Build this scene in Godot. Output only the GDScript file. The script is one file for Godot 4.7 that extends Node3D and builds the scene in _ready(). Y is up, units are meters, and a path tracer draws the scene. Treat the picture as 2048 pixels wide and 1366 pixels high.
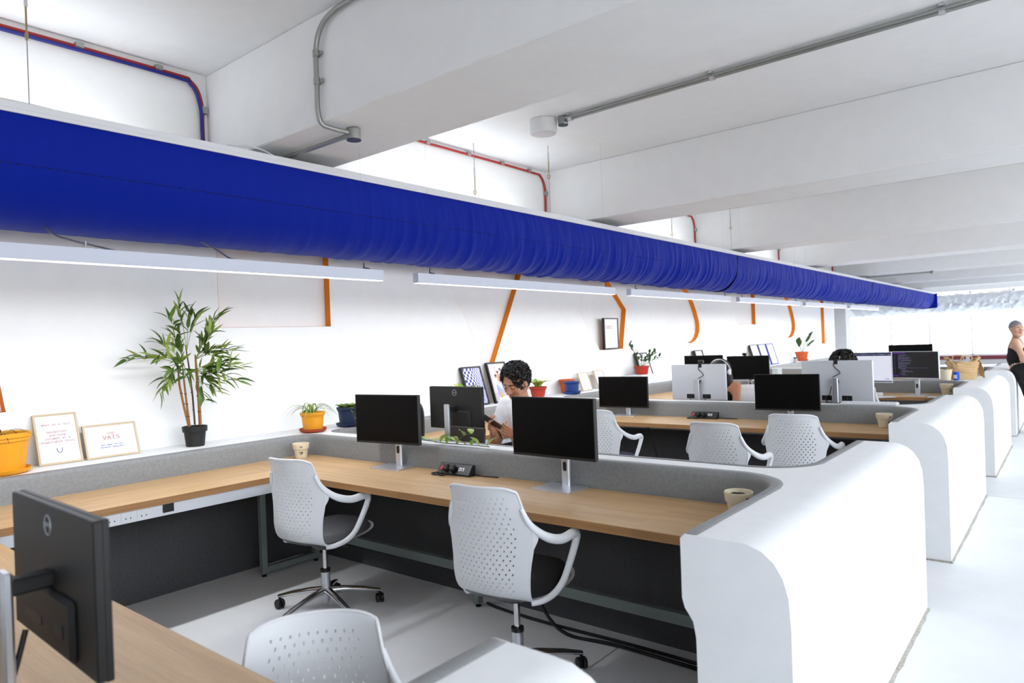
extends Node3D
# An open-plan office: a long white hall with low T-shaped partitions, oak desks, a blue fabric duct and linear lamps.

var M := {}
var taken := {}
var GR := Vector3.RIGHT          # grain direction used for UVs, in metres
var rng := RandomNumberGenerator.new()

const PER := 3.168               # length of one desk bay
const TOP := 0.895               # top of the low partitions
const DESK := 0.75
const WALLX := -4.95
const CEIL := 3.6
const BEAM := 2.93

# ---------------------------------------------------------------- helpers
func numbered(n: String) -> String:
	if not taken.has(n):
		taken[n] = 0
		return n
	taken[n] += 1
	return "%s_%03d" % [n, taken[n]]

func hang(o: Node3D, called: String, parent: Node) -> void:
	if parent == self:
		o.name = numbered(called)
	else:
		var n := called
		var k := 0
		while parent.has_node(n):
			k += 1
			n = "%s_%03d" % [called, k]
		o.name = n
	parent.add_child(o, true)

func S() -> SurfaceTool:
	var st := SurfaceTool.new()
	st.begin(Mesh.PRIMITIVE_TRIANGLES)
	st.set_smooth_group(-1)
	return st

func obj(called: String, st: SurfaceTool, m: Material, parent: Node = self) -> MeshInstance3D:
	st.generate_normals()
	st.index()
	var o := MeshInstance3D.new()
	o.mesh = st.commit()
	o.mesh.surface_set_material(0, m)
	hang(o, called, parent)
	return o

func inst(called: String, mesh: Mesh, at: Transform3D, parent: Node) -> MeshInstance3D:
	var o := MeshInstance3D.new()
	o.mesh = mesh
	o.transform = at
	hang(o, called, parent)
	return o

func tag(o: Node, label: String, category: String, group := "") -> Node:
	o.set_meta("label", label)
	o.set_meta("category", category)
	if group: o.set_meta("group", group)
	return o

func thing(called: String, label: String, category: String, at := Vector3.ZERO, turn := 0.0, group := "") -> Node3D:
	var o := Node3D.new()
	hang(o, called, self)
	o.position = at
	o.rotation.y = turn
	tag(o, label, category, group)
	return o

func struct(called: String, st: SurfaceTool, m: Material) -> MeshInstance3D:
	var o := obj(called, st, m)
	o.set_meta("kind", "structure")
	return o

func dup(root: Node3D, called: String, at: Vector3, turn: float, label: String) -> Node3D:
	var r: Node3D = root.duplicate()
	r.name = numbered(called)
	add_child(r)
	r.position = at
	r.rotation.y = turn
	r.set_meta("label", label)
	return r

func vtx(st: SurfaceTool, p: Vector3, U: Vector3, V: Vector3) -> void:
	st.set_uv(Vector2(p.dot(U), p.dot(V)))
	st.add_vertex(p)

func poly(st: SurfaceTool, pts: Array, out: Vector3) -> void:
	var n: Vector3 = (pts[1] - pts[0]).cross(pts[2] - pts[0])
	var flip := n.dot(out) > 0.0
	var U := GR
	var V := out.normalized().cross(U)
	if V.length() < 0.3:
		U = Vector3.UP if absf(out.normalized().y) < 0.8 else Vector3.BACK
		V = out.normalized().cross(U)
	for i in range(1, pts.size() - 1):
		vtx(st, pts[0], U, V)
		if flip:
			vtx(st, pts[i + 1], U, V); vtx(st, pts[i], U, V)
		else:
			vtx(st, pts[i], U, V); vtx(st, pts[i + 1], U, V)

func box(st: SurfaceTool, c: Vector3, s: Vector3, bev := 0.0, b := Basis()) -> void:
	var h := s * 0.5
	var e := minf(bev, minf(h.x, minf(h.y, h.z)) * 0.95)
	var P := func(sx: int, sy: int, sz: int, ax: int) -> Vector3:
		var v := Vector3(sx * (h.x - e), sy * (h.y - e), sz * (h.z - e))
		v[ax] += e * [sx, sy, sz][ax]
		return c + b * v
	for ax in 3:
		var a1 := (ax + 1) % 3
		var a2 := (ax + 2) % 3
		for sg in [-1, 1]:
			var q := []
			for k in [[-1, -1], [1, -1], [1, 1], [-1, 1]]:
				var s3 := [0, 0, 0]
				s3[ax] = sg; s3[a1] = k[0]; s3[a2] = k[1]
				q.append(P.call(s3[0], s3[1], s3[2], ax))
			var o := Vector3.ZERO
			o[ax] = sg
			poly(st, q, b * o)
	if e <= 0.0: return
	for ax in 3:
		var a1 := (ax + 1) % 3
		var a2 := (ax + 2) % 3
		for k in [[-1, -1], [1, -1], [1, 1], [-1, 1]]:
			var q := []
			for w in [[-1, a1], [1, a1], [1, a2], [-1, a2]]:
				var s3 := [0, 0, 0]
				s3[ax] = w[0]; s3[a1] = k[0]; s3[a2] = k[1]
				q.append(P.call(s3[0], s3[1], s3[2], w[1]))
			var o := Vector3.ZERO
			o[a1] = k[0]; o[a2] = k[1]
			poly(st, q, b * o)
	for sx in [-1, 1]:
		for sy in [-1, 1]:
			for sz in [-1, 1]:
				poly(st, [P.call(sx, sy, sz, 0), P.call(sx, sy, sz, 1), P.call(sx, sy, sz, 2)], b * Vector3(sx, sy, sz))

# a polygon (u, v) pushed from height h0 to h1 along local z, then placed by xf
func prism(st: SurfaceTool, pg: PackedVector2Array, h0: float, h1: float, xf := Transform3D(), caps := true) -> void:
	var area := 0.0
	for i in pg.size():
		area += pg[i].cross(pg[(i + 1) % pg.size()])
	var sg := signf(area)
	for i in pg.size():
		var a := pg[i]
		var c := pg[(i + 1) % pg.size()]
		var n := Vector3(c.y - a.y, a.x - c.x, 0) * sg
		poly(st, [xf * Vector3(a.x, a.y, h0), xf * Vector3(c.x, c.y, h0), xf * Vector3(c.x, c.y, h1), xf * Vector3(a.x, a.y, h1)], xf.basis * n)
	if not caps: return
	var t := Geometry2D.triangulate_polygon(pg)
	for i in range(0, t.size(), 3):
		for hz in [[h0, -1.0], [h1, 1.0]]:
			poly(st, [xf * Vector3(pg[t[i]].x, pg[t[i]].y, hz[0]), xf * Vector3(pg[t[i + 1]].x, pg[t[i + 1]].y, hz[0]), xf * Vector3(pg[t[i + 2]].x, pg[t[i + 2]].y, hz[0])], xf.basis * Vector3(0, 0, hz[1] * signf(h1 - h0)))

func tri_s(st: SurfaceTool, a: Vector3, b: Vector3, c: Vector3, ua: Vector2, ub: Vector2, uc: Vector2) -> void:
	st.set_uv(ua); st.add_vertex(a)
	st.set_uv(ub); st.add_vertex(b)
	st.set_uv(uc); st.add_vertex(c)

# surface f(u, v) on an nu x nv grid, smooth
func sheet(st: SurfaceTool, nu: int, nv: int, f: Callable, flip := false, group := 1) -> void:
	st.set_smooth_group(group)
	var P := []
	for i in nu + 1:
		var row := PackedVector3Array()
		for j in nv + 1:
			row.append(f.call(float(i) / nu, float(j) / nv))
		P.append(row)
	for i in nu:
		for j in nv:
			var a: Vector3 = P[i][j]
			var b: Vector3 = P[i + 1][j]
			var c: Vector3 = P[i + 1][j + 1]
			var d: Vector3 = P[i][j + 1]
			var ua := Vector2(float(i) / nu, float(j) / nv)
			var uc := Vector2(float(i + 1) / nu, float(j + 1) / nv)
			var ub := Vector2(uc.x, ua.y)
			var ud := Vector2(ua.x, uc.y)
			if flip:
				tri_s(st, a, c, b, ua, uc, ub); tri_s(st, a, d, c, ua, ud, uc)
			else:
				tri_s(st, a, b, c, ua, ub, uc); tri_s(st, a, c, d, ua, uc, ud)
	st.set_smooth_group(-1)

# turned shape: profile of (radius, height), bottom to top on the outside
func lathe(st: SurfaceTool, prof: Array, seg := 24, xf := Transform3D(), crisp := true) -> void:
	for k in prof.size() - 1:
		var a: Vector2 = prof[k]
		var b: Vector2 = prof[k + 1]
		st.set_smooth_group(2 + k % 2 if crisp else 2)
		for i in seg:
			var t0 := TAU * i / seg
			var t1 := TAU * (i + 1) / seg
			var p := func(q: Vector2, t: float) -> Vector3: return xf * Vector3(q.x * cos(t), q.y, q.x * sin(t))
			var u0 := Vector2(float(i) / seg, a.y)
			var u1 := Vector2(float(i + 1) / seg, b.y)
			if a.x > 1e-6:
				tri_s(st, p.call(a, t0), p.call(a, t1), p.call(b, t1), u0, Vector2(u1.x, u0.y), u1)
			if b.x > 1e-6:
				tri_s(st, p.call(a, t0), p.call(b, t1), p.call(b, t0), u0, u1, Vector2(u0.x, u1.y))
	st.set_smooth_group(-1)

# tube along points; r is a number or one number for each point
func tube(st: SurfaceTool, pts: Array, r, sides := 8, cap := true, squash := 1.0) -> void:
	var n := pts.size()
	var up := Vector3.UP
	var t0: Vector3 = (pts[1] - pts[0]).normalized()
	if absf(t0.dot(up)) > 0.9: up = Vector3.RIGHT
	var side := t0.cross(up).normalized()
	var rings := []
	for i in n:
		var t: Vector3 = (pts[mini(i + 1, n - 1)] - pts[maxi(i - 1, 0)]).normalized()
		side = (side - t * side.dot(t)).normalized()
		var w := side.cross(t)
		var rr: float = r[i] if r is Array else r
		var ring := PackedVector3Array()
		for k in sides:
			var a := TAU * k / sides
			ring.append(pts[i] + (side * cos(a) + w * sin(a) * squash) * rr)
		rings.append(ring)
	st.set_smooth_group(3)
	for i in n - 1:
		for k in sides:
			var k2 := (k + 1) % sides
			var a: Vector3 = rings[i][k]
			var b: Vector3 = rings[i][k2]
			var c: Vector3 = rings[i + 1][k2]
			var d: Vector3 = rings[i + 1][k]
			tri_s(st, a, b, c, Vector2(k, i), Vector2(k + 1, i), Vector2(k + 1, i + 1))
			tri_s(st, a, c, d, Vector2(k, i), Vector2(k + 1, i + 1), Vector2(k, i + 1))
	st.set_smooth_group(-1)
	if cap:
		for e in [0, n - 1]:
			var o: Vector3 = (pts[0] - pts[1]) if e == 0 else (pts[n - 1] - pts[n - 2])
			poly(st, Array(rings[e]), o)

# smooth curve through points
func curve(pts: Array, steps := 6) -> Array:
	var out := []
	for i in pts.size() - 1:
		var a: Vector3 = pts[maxi(i - 1, 0)]
		var b: Vector3 = pts[i]
		var c: Vector3 = pts[i + 1]
		var d: Vector3 = pts[mini(i + 2, pts.size() - 1)]
		for k in steps:
			out.append(b.cubic_interpolate(c, a, d, float(k) / steps))
	out.append(pts[-1])
	return out

# a pointed leaf from a to b, width w, folded and drooping by sag
func leaf(st: SurfaceTool, a: Vector3, b: Vector3, w: float, sag: float, up := Vector3.UP, n := 5, fat := 0.35) -> void:
	var d := b - a
	var side := d.cross(up).normalized()
	if side.length() < 0.5: side = Vector3.RIGHT
	var nn := side.cross(d).normalized()
	var L := []
	for i in n + 1:
		var t := float(i) / n
		var c := a + d * t + up * (sag * 4.0 * t * (1 - t)) * 0.5 - up * sag * t * t
		var ww := w * (pow(sin(PI * clampf(pow(t, fat * 2.0), 0, 1)), 0.8) if i > 0 and i < n else (0.12 if i == 0 else 0.0))
		L.append([c + side * ww * 0.5 + nn * ww * 0.18, c, c - side * ww * 0.5 + nn * ww * 0.18])
	st.set_smooth_group(5)
	for i in n:
		for k in 2:
			var p0: Vector3 = L[i][k]
			var p1: Vector3 = L[i][k + 1]
			var p2: Vector3 = L[i + 1][k + 1]
			var p3: Vector3 = L[i + 1][k]
			var u0 := Vector2(k * 0.5, float(i) / n)
			tri_s(st, p0, p1, p2, u0, u0 + Vector2(0.5, 0), u0 + Vector2(0.5, 1.0 / n))
			tri_s(st, p0, p2, p3, u0, u0 + Vector2(0.5, 1.0 / n), u0 + Vector2(0, 1.0 / n))
	st.set_smooth_group(-1)

func rounded(w: float, h: float, r: float, n := 5) -> PackedVector2Array:
	var o := PackedVector2Array()
	for q in [[1, 1, 0.0], [-1, 1, PI / 2], [-1, -1, PI], [1, -1, PI * 1.5]]:
		for i in n + 1:
			var a: float = q[2] + PI / 2 * i / n
			o.append(Vector2(q[0] * (w / 2 - r) + cos(a) * r, q[1] * (h / 2 - r) + sin(a) * r))
	return o

func ring_pts(c: Vector3, r: float, b: Basis, n := 24) -> Array:
	var o := []
	for i in n + 1:
		o.append(c + b * Vector3(cos(TAU * i / n) * r, sin(TAU * i / n) * r, 0))
	return o

func letter(text: String, size: float, depth: float, m: Material, at: Transform3D, parent: Node, called := "lettering", family := "Droid Sans", width_k := 1.0) -> MeshInstance3D:
	var t := TextMesh.new()
	var f := SystemFont.new()
	f.font_names = PackedStringArray([family])
	t.font = f
	t.text = text
	t.font_size = 32
	t.pixel_size = size / 32.0
	t.depth = depth
	t.curve_step = 1.0
	t.material = m
	at.basis = at.basis * Basis.from_scale(Vector3(width_k, 1, 1))
	return inst(called, t, at, parent)

# ---------------------------------------------------------------- materials
func mat(c: Color, rough := 0.6, metal := 0.0, spec := 0.5) -> StandardMaterial3D:
	var m := StandardMaterial3D.new()
	m.albedo_color = c
	m.roughness = rough
	m.metallic = metal
	m.metallic_specular = spec
	return m

func noise_tex(freq: float, c0: Color, c1: Color, size := 512, oct := 4, sd := 1) -> NoiseTexture2D:
	var n := FastNoiseLite.new()
	n.noise_type = FastNoiseLite.TYPE_SIMPLEX_SMOOTH
	n.frequency = freq
	n.fractal_octaves = oct
	n.seed = sd
	var t := NoiseTexture2D.new()
	t.width = size; t.height = size
	t.seamless = true
	t.noise = n
	var g := Gradient.new()
	g.set_color(0, c0); g.set_color(1, c1)
	t.color_ramp = g
	return t

func bump_tex(freq: float, strength: float, size := 512, sd := 3) -> NoiseTexture2D:
	var t := noise_tex(freq, Color.BLACK, Color.WHITE, size, 4, sd)
	t.color_ramp = null
	t.as_normal_map = true
	t.bump_strength = strength
	return t

func plaster(c: Color, c2: Color, rough: float, tile: float, bump: float, freq := 0.02, sd := 1) -> StandardMaterial3D:
	var m := mat(Color.WHITE, rough)
	m.albedo_texture = noise_tex(freq, c, c2, 512, 5, sd)
	m.normal_enabled = true
	m.normal_texture = bump_tex(freq * 2.5, bump, 512, sd + 1)
	m.normal_scale = 0.18
	m.uv1_triplanar = true
	m.uv1_world_triplanar = true
	m.uv1_scale = Vector3.ONE / tile
	return m

func wood_image(c0: Color, c1: Color, sd: int) -> ImageTexture:
	var w := 1024
	var h := 512
	var im := Image.create(w, h, false, Image.FORMAT_RGB8)
	var n1 := FastNoiseLite.new()
	n1.seed = sd; n1.frequency = 0.012; n1.fractal_octaves = 3
	var n2 := FastNoiseLite.new()
	n2.seed = sd + 5; n2.frequency = 0.06; n2.fractal_octaves = 2
	for y in h:
		for x in w:
			var a := n1.get_noise_2d(x * 0.10, y * 1.6) * 0.5 + 0.5
			var b := n2.get_noise_2d(x * 0.07, y * 4.0) * 0.5 + 0.5
			var e := n2.get_noise_2d(x * 0.5 + 900, y * 9.0)
			var t := clampf(0.6 * a + 0.4 * b + 0.10 * e, 0, 1)
			im.set_pixel(x, y, c0.lerp(c1, t))
	im.generate_mipmaps()
	return ImageTexture.create_from_image(im)

func glow(c: Color, e: float) -> StandardMaterial3D:
	var m := mat(Color(0.9, 0.9, 0.9), 0.5)
	m.emission_enabled = true
	m.emission = c
	m.emission_energy_multiplier = e
	return m

func make_materials() -> void:
	M.wall = plaster(Color(0.905, 0.91, 0.912), Color(0.918, 0.922, 0.925), 0.85, 2.0, 1.2)
	M.ceil = plaster(Color(0.905, 0.908, 0.915), Color(0.918, 0.922, 0.926), 0.9, 2.5, 1.5, 0.02, 7)
	M.part = plaster(Color(0.905, 0.91, 0.915), Color(0.922, 0.926, 0.93), 0.62, 1.2, 1.5, 0.015, 11)
	M.grey = plaster(Color(0.46, 0.465, 0.47), Color(0.52, 0.525, 0.53), 0.5, 0.7, 3.0, 0.05, 17)
	M.grey_dark = plaster(Color(0.24, 0.245, 0.255), Color(0.30, 0.305, 0.315), 0.6, 0.7, 2.0, 0.05, 19)
	M.floor = plaster(Color(0.885, 0.89, 0.90), Color(0.915, 0.92, 0.925), 0.42, 3.0, 0.6, 0.012, 23)
	M.orange = mat(Color(0.90, 0.51, 0.05), 0.8)
	M.sealant = plaster(Color(0.50, 0.46, 0.40), Color(0.80, 0.79, 0.76), 0.8, 0.35, 2.0, 0.04, 31)
	var w := mat(Color.WHITE, 0.48)
	w.albedo_texture = wood_image(Color(0.645, 0.505, 0.345), Color(0.80, 0.67, 0.495), 4)
	w.uv1_scale = Vector3(0.7, 1.3, 1)
	M.oak = w
	var we := mat(Color.WHITE, 0.6)
	we.albedo_texture = wood_image(Color(0.50, 0.35, 0.20), Color(0.70, 0.52, 0.33), 9)
	we.uv1_scale = Vector3(0.7, 6.0, 1)
	M.oak_edge = we
	M.steel = mat(Color(0.47, 0.51, 0.50), 0.5, 0.1)
	M.galv = mat(Color(0.62, 0.63, 0.62), 0.42, 0.75)
	M.galv_dark = mat(Color(0.25, 0.27, 0.33), 0.45, 0.6)
	M.alu = mat(Color(0.80, 0.81, 0.83), 0.35, 0.85)
	M.chrome = mat(Color(0.82, 0.82, 0.83), 0.12, 1.0)
	M.white_plastic = mat(Color(0.86, 0.865, 0.875), 0.38)
	M.lamp_alu = mat(Color(0.72, 0.74, 0.80), 0.45, 0.1)
	M.white_metal = mat(Color(0.85, 0.86, 0.88), 0.45)
	M.black = mat(Color(0.035, 0.035, 0.04), 0.45)
	M.black_soft = mat(Color(0.03, 0.03, 0.033), 0.6)
	M.screen = mat(Color(0.012, 0.011, 0.011), 0.35, 0.0, 0.25)
	M.casing = mat(Color(0.035, 0.036, 0.04), 0.5)
	M.cushion = plaster(Color(0.25, 0.255, 0.27), Color(0.31, 0.315, 0.33), 0.6, 0.06, 2.0, 0.06, 41)
	M.cushion_navy = plaster(Color(0.03, 0.05, 0.16), Color(0.05, 0.08, 0.22), 0.8, 0.06, 2.0, 0.06, 41)
	M.cushion_black = plaster(Color(0.02, 0.02, 0.022), Color(0.035, 0.035, 0.04), 0.85, 0.06, 2.0, 0.06, 41)
	var fb := mat(Color(0.0, 0.115, 0.56), 0.62, 0.0, 0.2)
	fb.rim_enabled = true
	fb.rim = 0.5
	fb.rim_tint = 0.4
	fb.normal_enabled = true
	fb.normal_texture = bump_tex(0.2, 2.0, 256, 51)
	fb.normal_scale = 0.25
	fb.uv1_triplanar = true
	fb.uv1_scale = Vector3.ONE * 6.0
	M.fabric = fb
	M.stitch = mat(Color(0.005, 0.02, 0.25), 0.9)
	M.red_pipe = mat(Color(0.62, 0.07, 0.06), 0.4)
	M.blue_pipe = mat(Color(0.05, 0.06, 0.45), 0.4)
	M.wire = mat(Color(0.55, 0.55, 0.55), 0.4, 0.6)
	M.brass = mat(Color(0.62, 0.55, 0.38), 0.35, 0.8)
	M.cable = mat(Color(0.03, 0.03, 0.035), 0.55)
	M.white_cable = mat(Color(0.85, 0.85, 0.86), 0.5)
	M.led = glow(Color(1.0, 0.99, 0.97), 1.6)
	M.yellow_pot = mat(Color(0.88, 0.60, 0.06), 0.55)
	M.terra = mat(Color(0.60, 0.24, 0.10), 0.7)
	M.red_pot = mat(Color(0.66, 0.16, 0.08), 0.6)
	M.orange_pot = mat(Color(0.75, 0.33, 0.14), 0.7)
	M.blue_pot = mat(Color(0.03, 0.12, 0.27), 0.5)
	M.bright_blue_pot = mat(Color(0.04, 0.22, 0.48), 0.5)
	M.black_pot = mat(Color(0.06, 0.055, 0.05), 0.6)
	M.cream = mat(Color(0.83, 0.78, 0.67), 0.6)
	M.soil = plaster(Color(0.06, 0.045, 0.035), Color(0.20, 0.13, 0.09), 1.0, 0.05, 4.0, 0.08, 61)
	M.print = mat(Color(0.06, 0.06, 0.07), 0.7)
	M.cane = mat(Color(0.55, 0.37, 0.16), 0.5)
	M.cane_dark = mat(Color(0.28, 0.17, 0.10), 0.5)
	M.leaf_a = leaf_mat(Color(0.32, 0.43, 0.16))
	M.leaf_b = leaf_mat(Color(0.52, 0.59, 0.28))
	M.leaf_c = leaf_mat(Color(0.21, 0.31, 0.11))
	M.leaf_lime = leaf_mat(Color(0.45, 0.62, 0.16))
	M.leaf_pale = leaf_mat(Color(0.58, 0.66, 0.40))
	M.leaf_yellow = leaf_mat(Color(0.76, 0.70, 0.22))
	M.leaf_blue = leaf_mat(Color(0.16, 0.33, 0.18))
	M.dry = leaf_mat(Color(0.36, 0.25, 0.16))
	M.vine_stem = mat(Color(0.16, 0.22, 0.09), 0.6)
	M.frame_wood = mat(Color(0.76, 0.68, 0.56), 0.55)
	M.frame_black = mat(Color(0.04, 0.04, 0.05), 0.4)
	M.paper = mat(Color(0.84, 0.85, 0.87), 0.3)
	M.ink_pink = mat(Color(0.66, 0.38, 0.34), 0.5)
	M.ink_blue = mat(Color(0.20, 0.20, 0.62), 0.5)
	M.ink_grey = mat(Color(0.75, 0.76, 0.80), 0.5)
	M.logo = mat(Color(0.62, 0.63, 0.65), 0.4, 0.3)
	var gl := mat(Color(0.95, 0.97, 1.0, 0.08), 0.02)
	gl.transparency = BaseMaterial3D.TRANSPARENCY_ALPHA
	M.glass = gl
	M.foil = mat(Color(0.86, 0.87, 0.89), 0.32, 0.75)
	M.maroon = mat(Color(0.40, 0.12, 0.17), 0.7)
	M.kraft = mat(Color(0.80, 0.67, 0.49), 0.85)
	M.card = mat(Color(0.90, 0.85, 0.74), 0.7)
	M.can_blue = mat(Color(0.02, 0.30, 0.78), 0.3, 0.3)
	M.red = mat(Color(0.75, 0.05, 0.06), 0.5)
	M.skin = skin_mat()
	M.hair = mat(Color(0.025, 0.02, 0.018), 0.42)
	M.hair_curl = mat(Color(0.035, 0.025, 0.02), 0.6)
	M.hair_crop = mat(Color(0.52, 0.50, 0.53), 0.8)
	M.shirt = mat(Color(0.90, 0.90, 0.92), 0.85)
	M.blackcloth = mat(Color(0.02, 0.02, 0.022), 0.85)

func leaf_mat(c: Color) -> StandardMaterial3D:
	var m := mat(c, 0.5)
	m.backlight_enabled = true
	m.backlight = Color(c.r * 0.35, c.g * 0.4, c.b * 0.25)
	return m

func skin_mat() -> StandardMaterial3D:
	var m := mat(Color.WHITE, 0.55)
	m.vertex_color_use_as_albedo = true
	return m

# ---------------------------------------------------------------- the scene
func _ready() -> void:
	rng.seed = 20
	var cam := Camera3D.new()
	cam.name = "camera"
	add_child(cam)
	cam.position = Vector3(0, 1.52, 0)
	cam.rotation_degrees = Vector3(0.207, 39.284, -2.241)
	cam.fov = 52.72
	cam.near = 0.05
	cam.far = 200.0
	var lens := CameraAttributesPhysical.new()
	lens.frustum_focal_length = 24.216
	lens.frustum_focus_distance = 4.3
	lens.frustum_near = 0.05
	lens.frustum_far = 200.0
	lens.exposure_aperture = 3.2
	cam.attributes = lens
	cam.current = true
	var we := WorldEnvironment.new()
	we.name = "environment"
	var env := Environment.new()
	var sky := Sky.new()
	var sm := ProceduralSkyMaterial.new()
	sm.sky_top_color = Color(0.90, 0.95, 1.0)
	sm.sky_horizon_color = Color(0.97, 0.98, 1.0)
	sm.ground_horizon_color = Color(0.93, 0.93, 0.92)
	sm.ground_bottom_color = Color(0.76, 0.75, 0.73)
	sm.sky_energy_multiplier = 1.0
	sm.ground_energy_multiplier = 1.0
	sky.sky_material = sm
	env.background_mode = Environment.BG_SKY
	env.background_energy_multiplier = 8.3
	env.sky = sky
	env.ambient_light_source = Environment.AMBIENT_SOURCE_DISABLED
	env.tonemap_mode = Environment.TONE_MAPPER_LINEAR
	env.tonemap_exposure = 0.93
	env.sdfgi_enabled = true
	env.ssao_enabled = true
	env.ssil_enabled = true
	we.environment = env
	add_child(we)
	make_materials()
	shell()
	ceiling_works()
	for k in 5: partition(k)
	for b in 5: bay(b)
	duct()
	lamps()
	chairs()
	monitors()
	near_desk_items()
	ledge_items()
	far_items()
	people()

# ---------------------------------------------------------------- the room
func zc(k: int) -> float: return -3.16 - PER * (k - 1)       # middle of the stem of partition k

func shell() -> void:
	var st := S()
	box(st, Vector3(-2.5, -0.1, -14), Vector3(14, 0.2, 39))
	var fl := struct("floor", st, M.floor)
	for q in [[Vector3(1.0, 0.0, -7.42), Vector3(3.3, 0.0012, 0.006)], [Vector3(1.0, 0.0, -13.7), Vector3(3.3, 0.0012, 0.006)]]:
		st = S(); box(st, q[0], q[1]); obj("floor_joint", st, M.sealant, fl)
	for q in [[Vector3(-1.80, 0.0, -2.82), Vector3(0.007, 0.002, 0.27)], [Vector3(-1.40, 0.0, -2.955), Vector3(0.80, 0.002, 0.007)]]:
		st = S(); box(st, q[0], q[1]); obj("hatch_edge", st, M.sealant, fl)
	st = S()
	box(st, Vector3(-2.5, CEIL + 0.1, -14), Vector3(14, 0.2, 39))
	struct("ceiling", st, M.ceil)
	# beams across the hall, their faces towards the camera
	for i in 9:
		var z := 1.68 - 4.25 * i
		st = S()
		box(st, Vector3(-2.5, (CEIL + BEAM) / 2, z - 0.35), Vector3(14, CEIL - BEAM, 0.70), 0.008)
		struct("trim_%d" % (i + 1), st, M.ceil).set_meta("label", "white ceiling beam across the hall")
	left_wall()
	st = S()
	box(st, Vector3(-2.5, CEIL / 2, 5.1), Vector3(14, CEIL, 0.2))
	struct("wall_back", st, M.wall)
	st = S()
	box(st, Vector3(-9.1, CEIL / 2, -26.4), Vector3(0.2, CEIL, 13.6))
	box(st, Vector3(-7.15, CEIL / 2, -19.7), Vector3(4.1, CEIL, 0.2))
	struct("wall_recess", st, M.wall)
	# column in the corner past the end of the left wall
	st = S()
	box(st, Vector3(-5.12, CEIL / 2, -21.0), Vector3(0.36, CEIL, 0.5), 0.01)
	struct("wall_column", st, M.wall)
	window_wall("wall_right", Vector3(4.1, 0, 0), true)
	window_wall("wall_far", Vector3(0, 0, -33.1), false)
	# silvered duct lagging above the far windows
	st = S()
	var nz := FastNoiseLite.new()
	nz.seed = 5; nz.frequency = 2.6; nz.fractal_octaves = 4
	nz.noise_type = FastNoiseLite.TYPE_CELLULAR
	var fo := func(u: float, v: float) -> Vector3:
		var x := lerpf(-8.98, 3.98, u)
		var a := lerpf(-1.9, 1.7, v)
		var r := 0.45 + nz.get_noise_2d(x * 1.6, v * 2.2) * 0.13
		return Vector3(x, 2.44 + sin(a) * r, -32.55 + cos(a) * r * 0.8)
	sheet(st, 420, 30, fo)
	var f := obj("foil_duct", st, M.foil)
	tag(f, "crumpled silver foil lagging along the top of the far windows", "duct")
	for x in [-7.2, -4.4, -1.9, 0.6]:
		st = S()
		tube(st, curve([Vector3(x, 2.93, -32.3), Vector3(x, 2.7, -32.12), Vector3(x, 2.3, -32.12), Vector3(x, 1.97, -32.4)]), 0.012, 6)
		obj("strap", st, M.alu, f)

func window_wall(called: String, at: Vector3, along_z: bool) -> void:
	var st := S()
	var lo := -33.0 if along_z else -9.0
	var hi := 5.0 if along_z else 4.0
	var sill := 1.05 if along_z else 0.36
	var head := 3.45 if along_z else 2.9
	var step := 4.25 if along_z else 4.3
	var add := func(s2: SurfaceTool, c0: float, c1: float, y0: float, y1: float, th: float) -> void:
		if along_z: box(s2, Vector3(at.x, (y0 + y1) / 2, (c0 + c1) / 2), Vector3(th, y1 - y0, c1 - c0))
		else: box(s2, Vector3((c0 + c1) / 2, (y0 + y1) / 2, at.z), Vector3(c1 - c0, y1 - y0, th))
	add.call(st, lo, hi, 0.0, sill, 0.2)
	add.call(st, lo, hi, head, CEIL, 0.2)
	var a := lo
	var spans := []
	while a < hi - 0.5:
		var b := minf(a + step, hi)
		var pier := 0.35 if along_z else 0.06
		add.call(st, a, a + pier, sill, head, 0.2)
		spans.append([a + pier, b])
		a = b
	struct(called, st, M.wall)
	for s in spans:
		taken["window_n"] = taken.get("window_n", 0) + 1
		st = S()
		var n := 3
		for i in n + 1:
			var c: float = lerpf(s[0], s[1], float(i) / n)
			add.call(st, c - 0.025, c + 0.025, sill, head, 0.06)
		add.call(st, s[0], s[1], sill, sill + 0.05, 0.06)
		add.call(st, s[0], s[1], head - 0.05, head, 0.06)
		var fr := struct("window_%d" % taken["window_n"], st, M.white_metal)
		for i in n:
			st = S()
			var c0: float = lerpf(s[0], s[1], float(i) / n) + 0.025
			var c1: float = lerpf(s[0], s[1], float(i + 1) / n) - 0.025
			if along_z: poly(st, [Vector3(at.x, sill + .05, c0), Vector3(at.x, sill + .05, c1), Vector3(at.x, head - .05, c1), Vector3(at.x, head - .05, c0)], Vector3.LEFT)
			else: poly(st, [Vector3(c0, sill + .05, at.z), Vector3(c1, sill + .05, at.z), Vector3(c1, head - .05, at.z), Vector3(c0, head - .05, at.z)], Vector3.BACK)
			obj("pane", st, M.glass, fr)
	if not along_z:
		for q in [[-8.9, -3.45], [-3.3, 3.9]]:
			st = S()
			box(st, Vector3((q[0] + q[1]) / 2, 0.265, at.z + 0.2), Vector3(q[1] - q[0], 0.15, 0.2), 0.02)
			tag(obj("window_bench", st, M.maroon), "long low maroon ledge under the far windows" + (", left length" if q[0] < -5 else ", right length"), "ledge")

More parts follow.
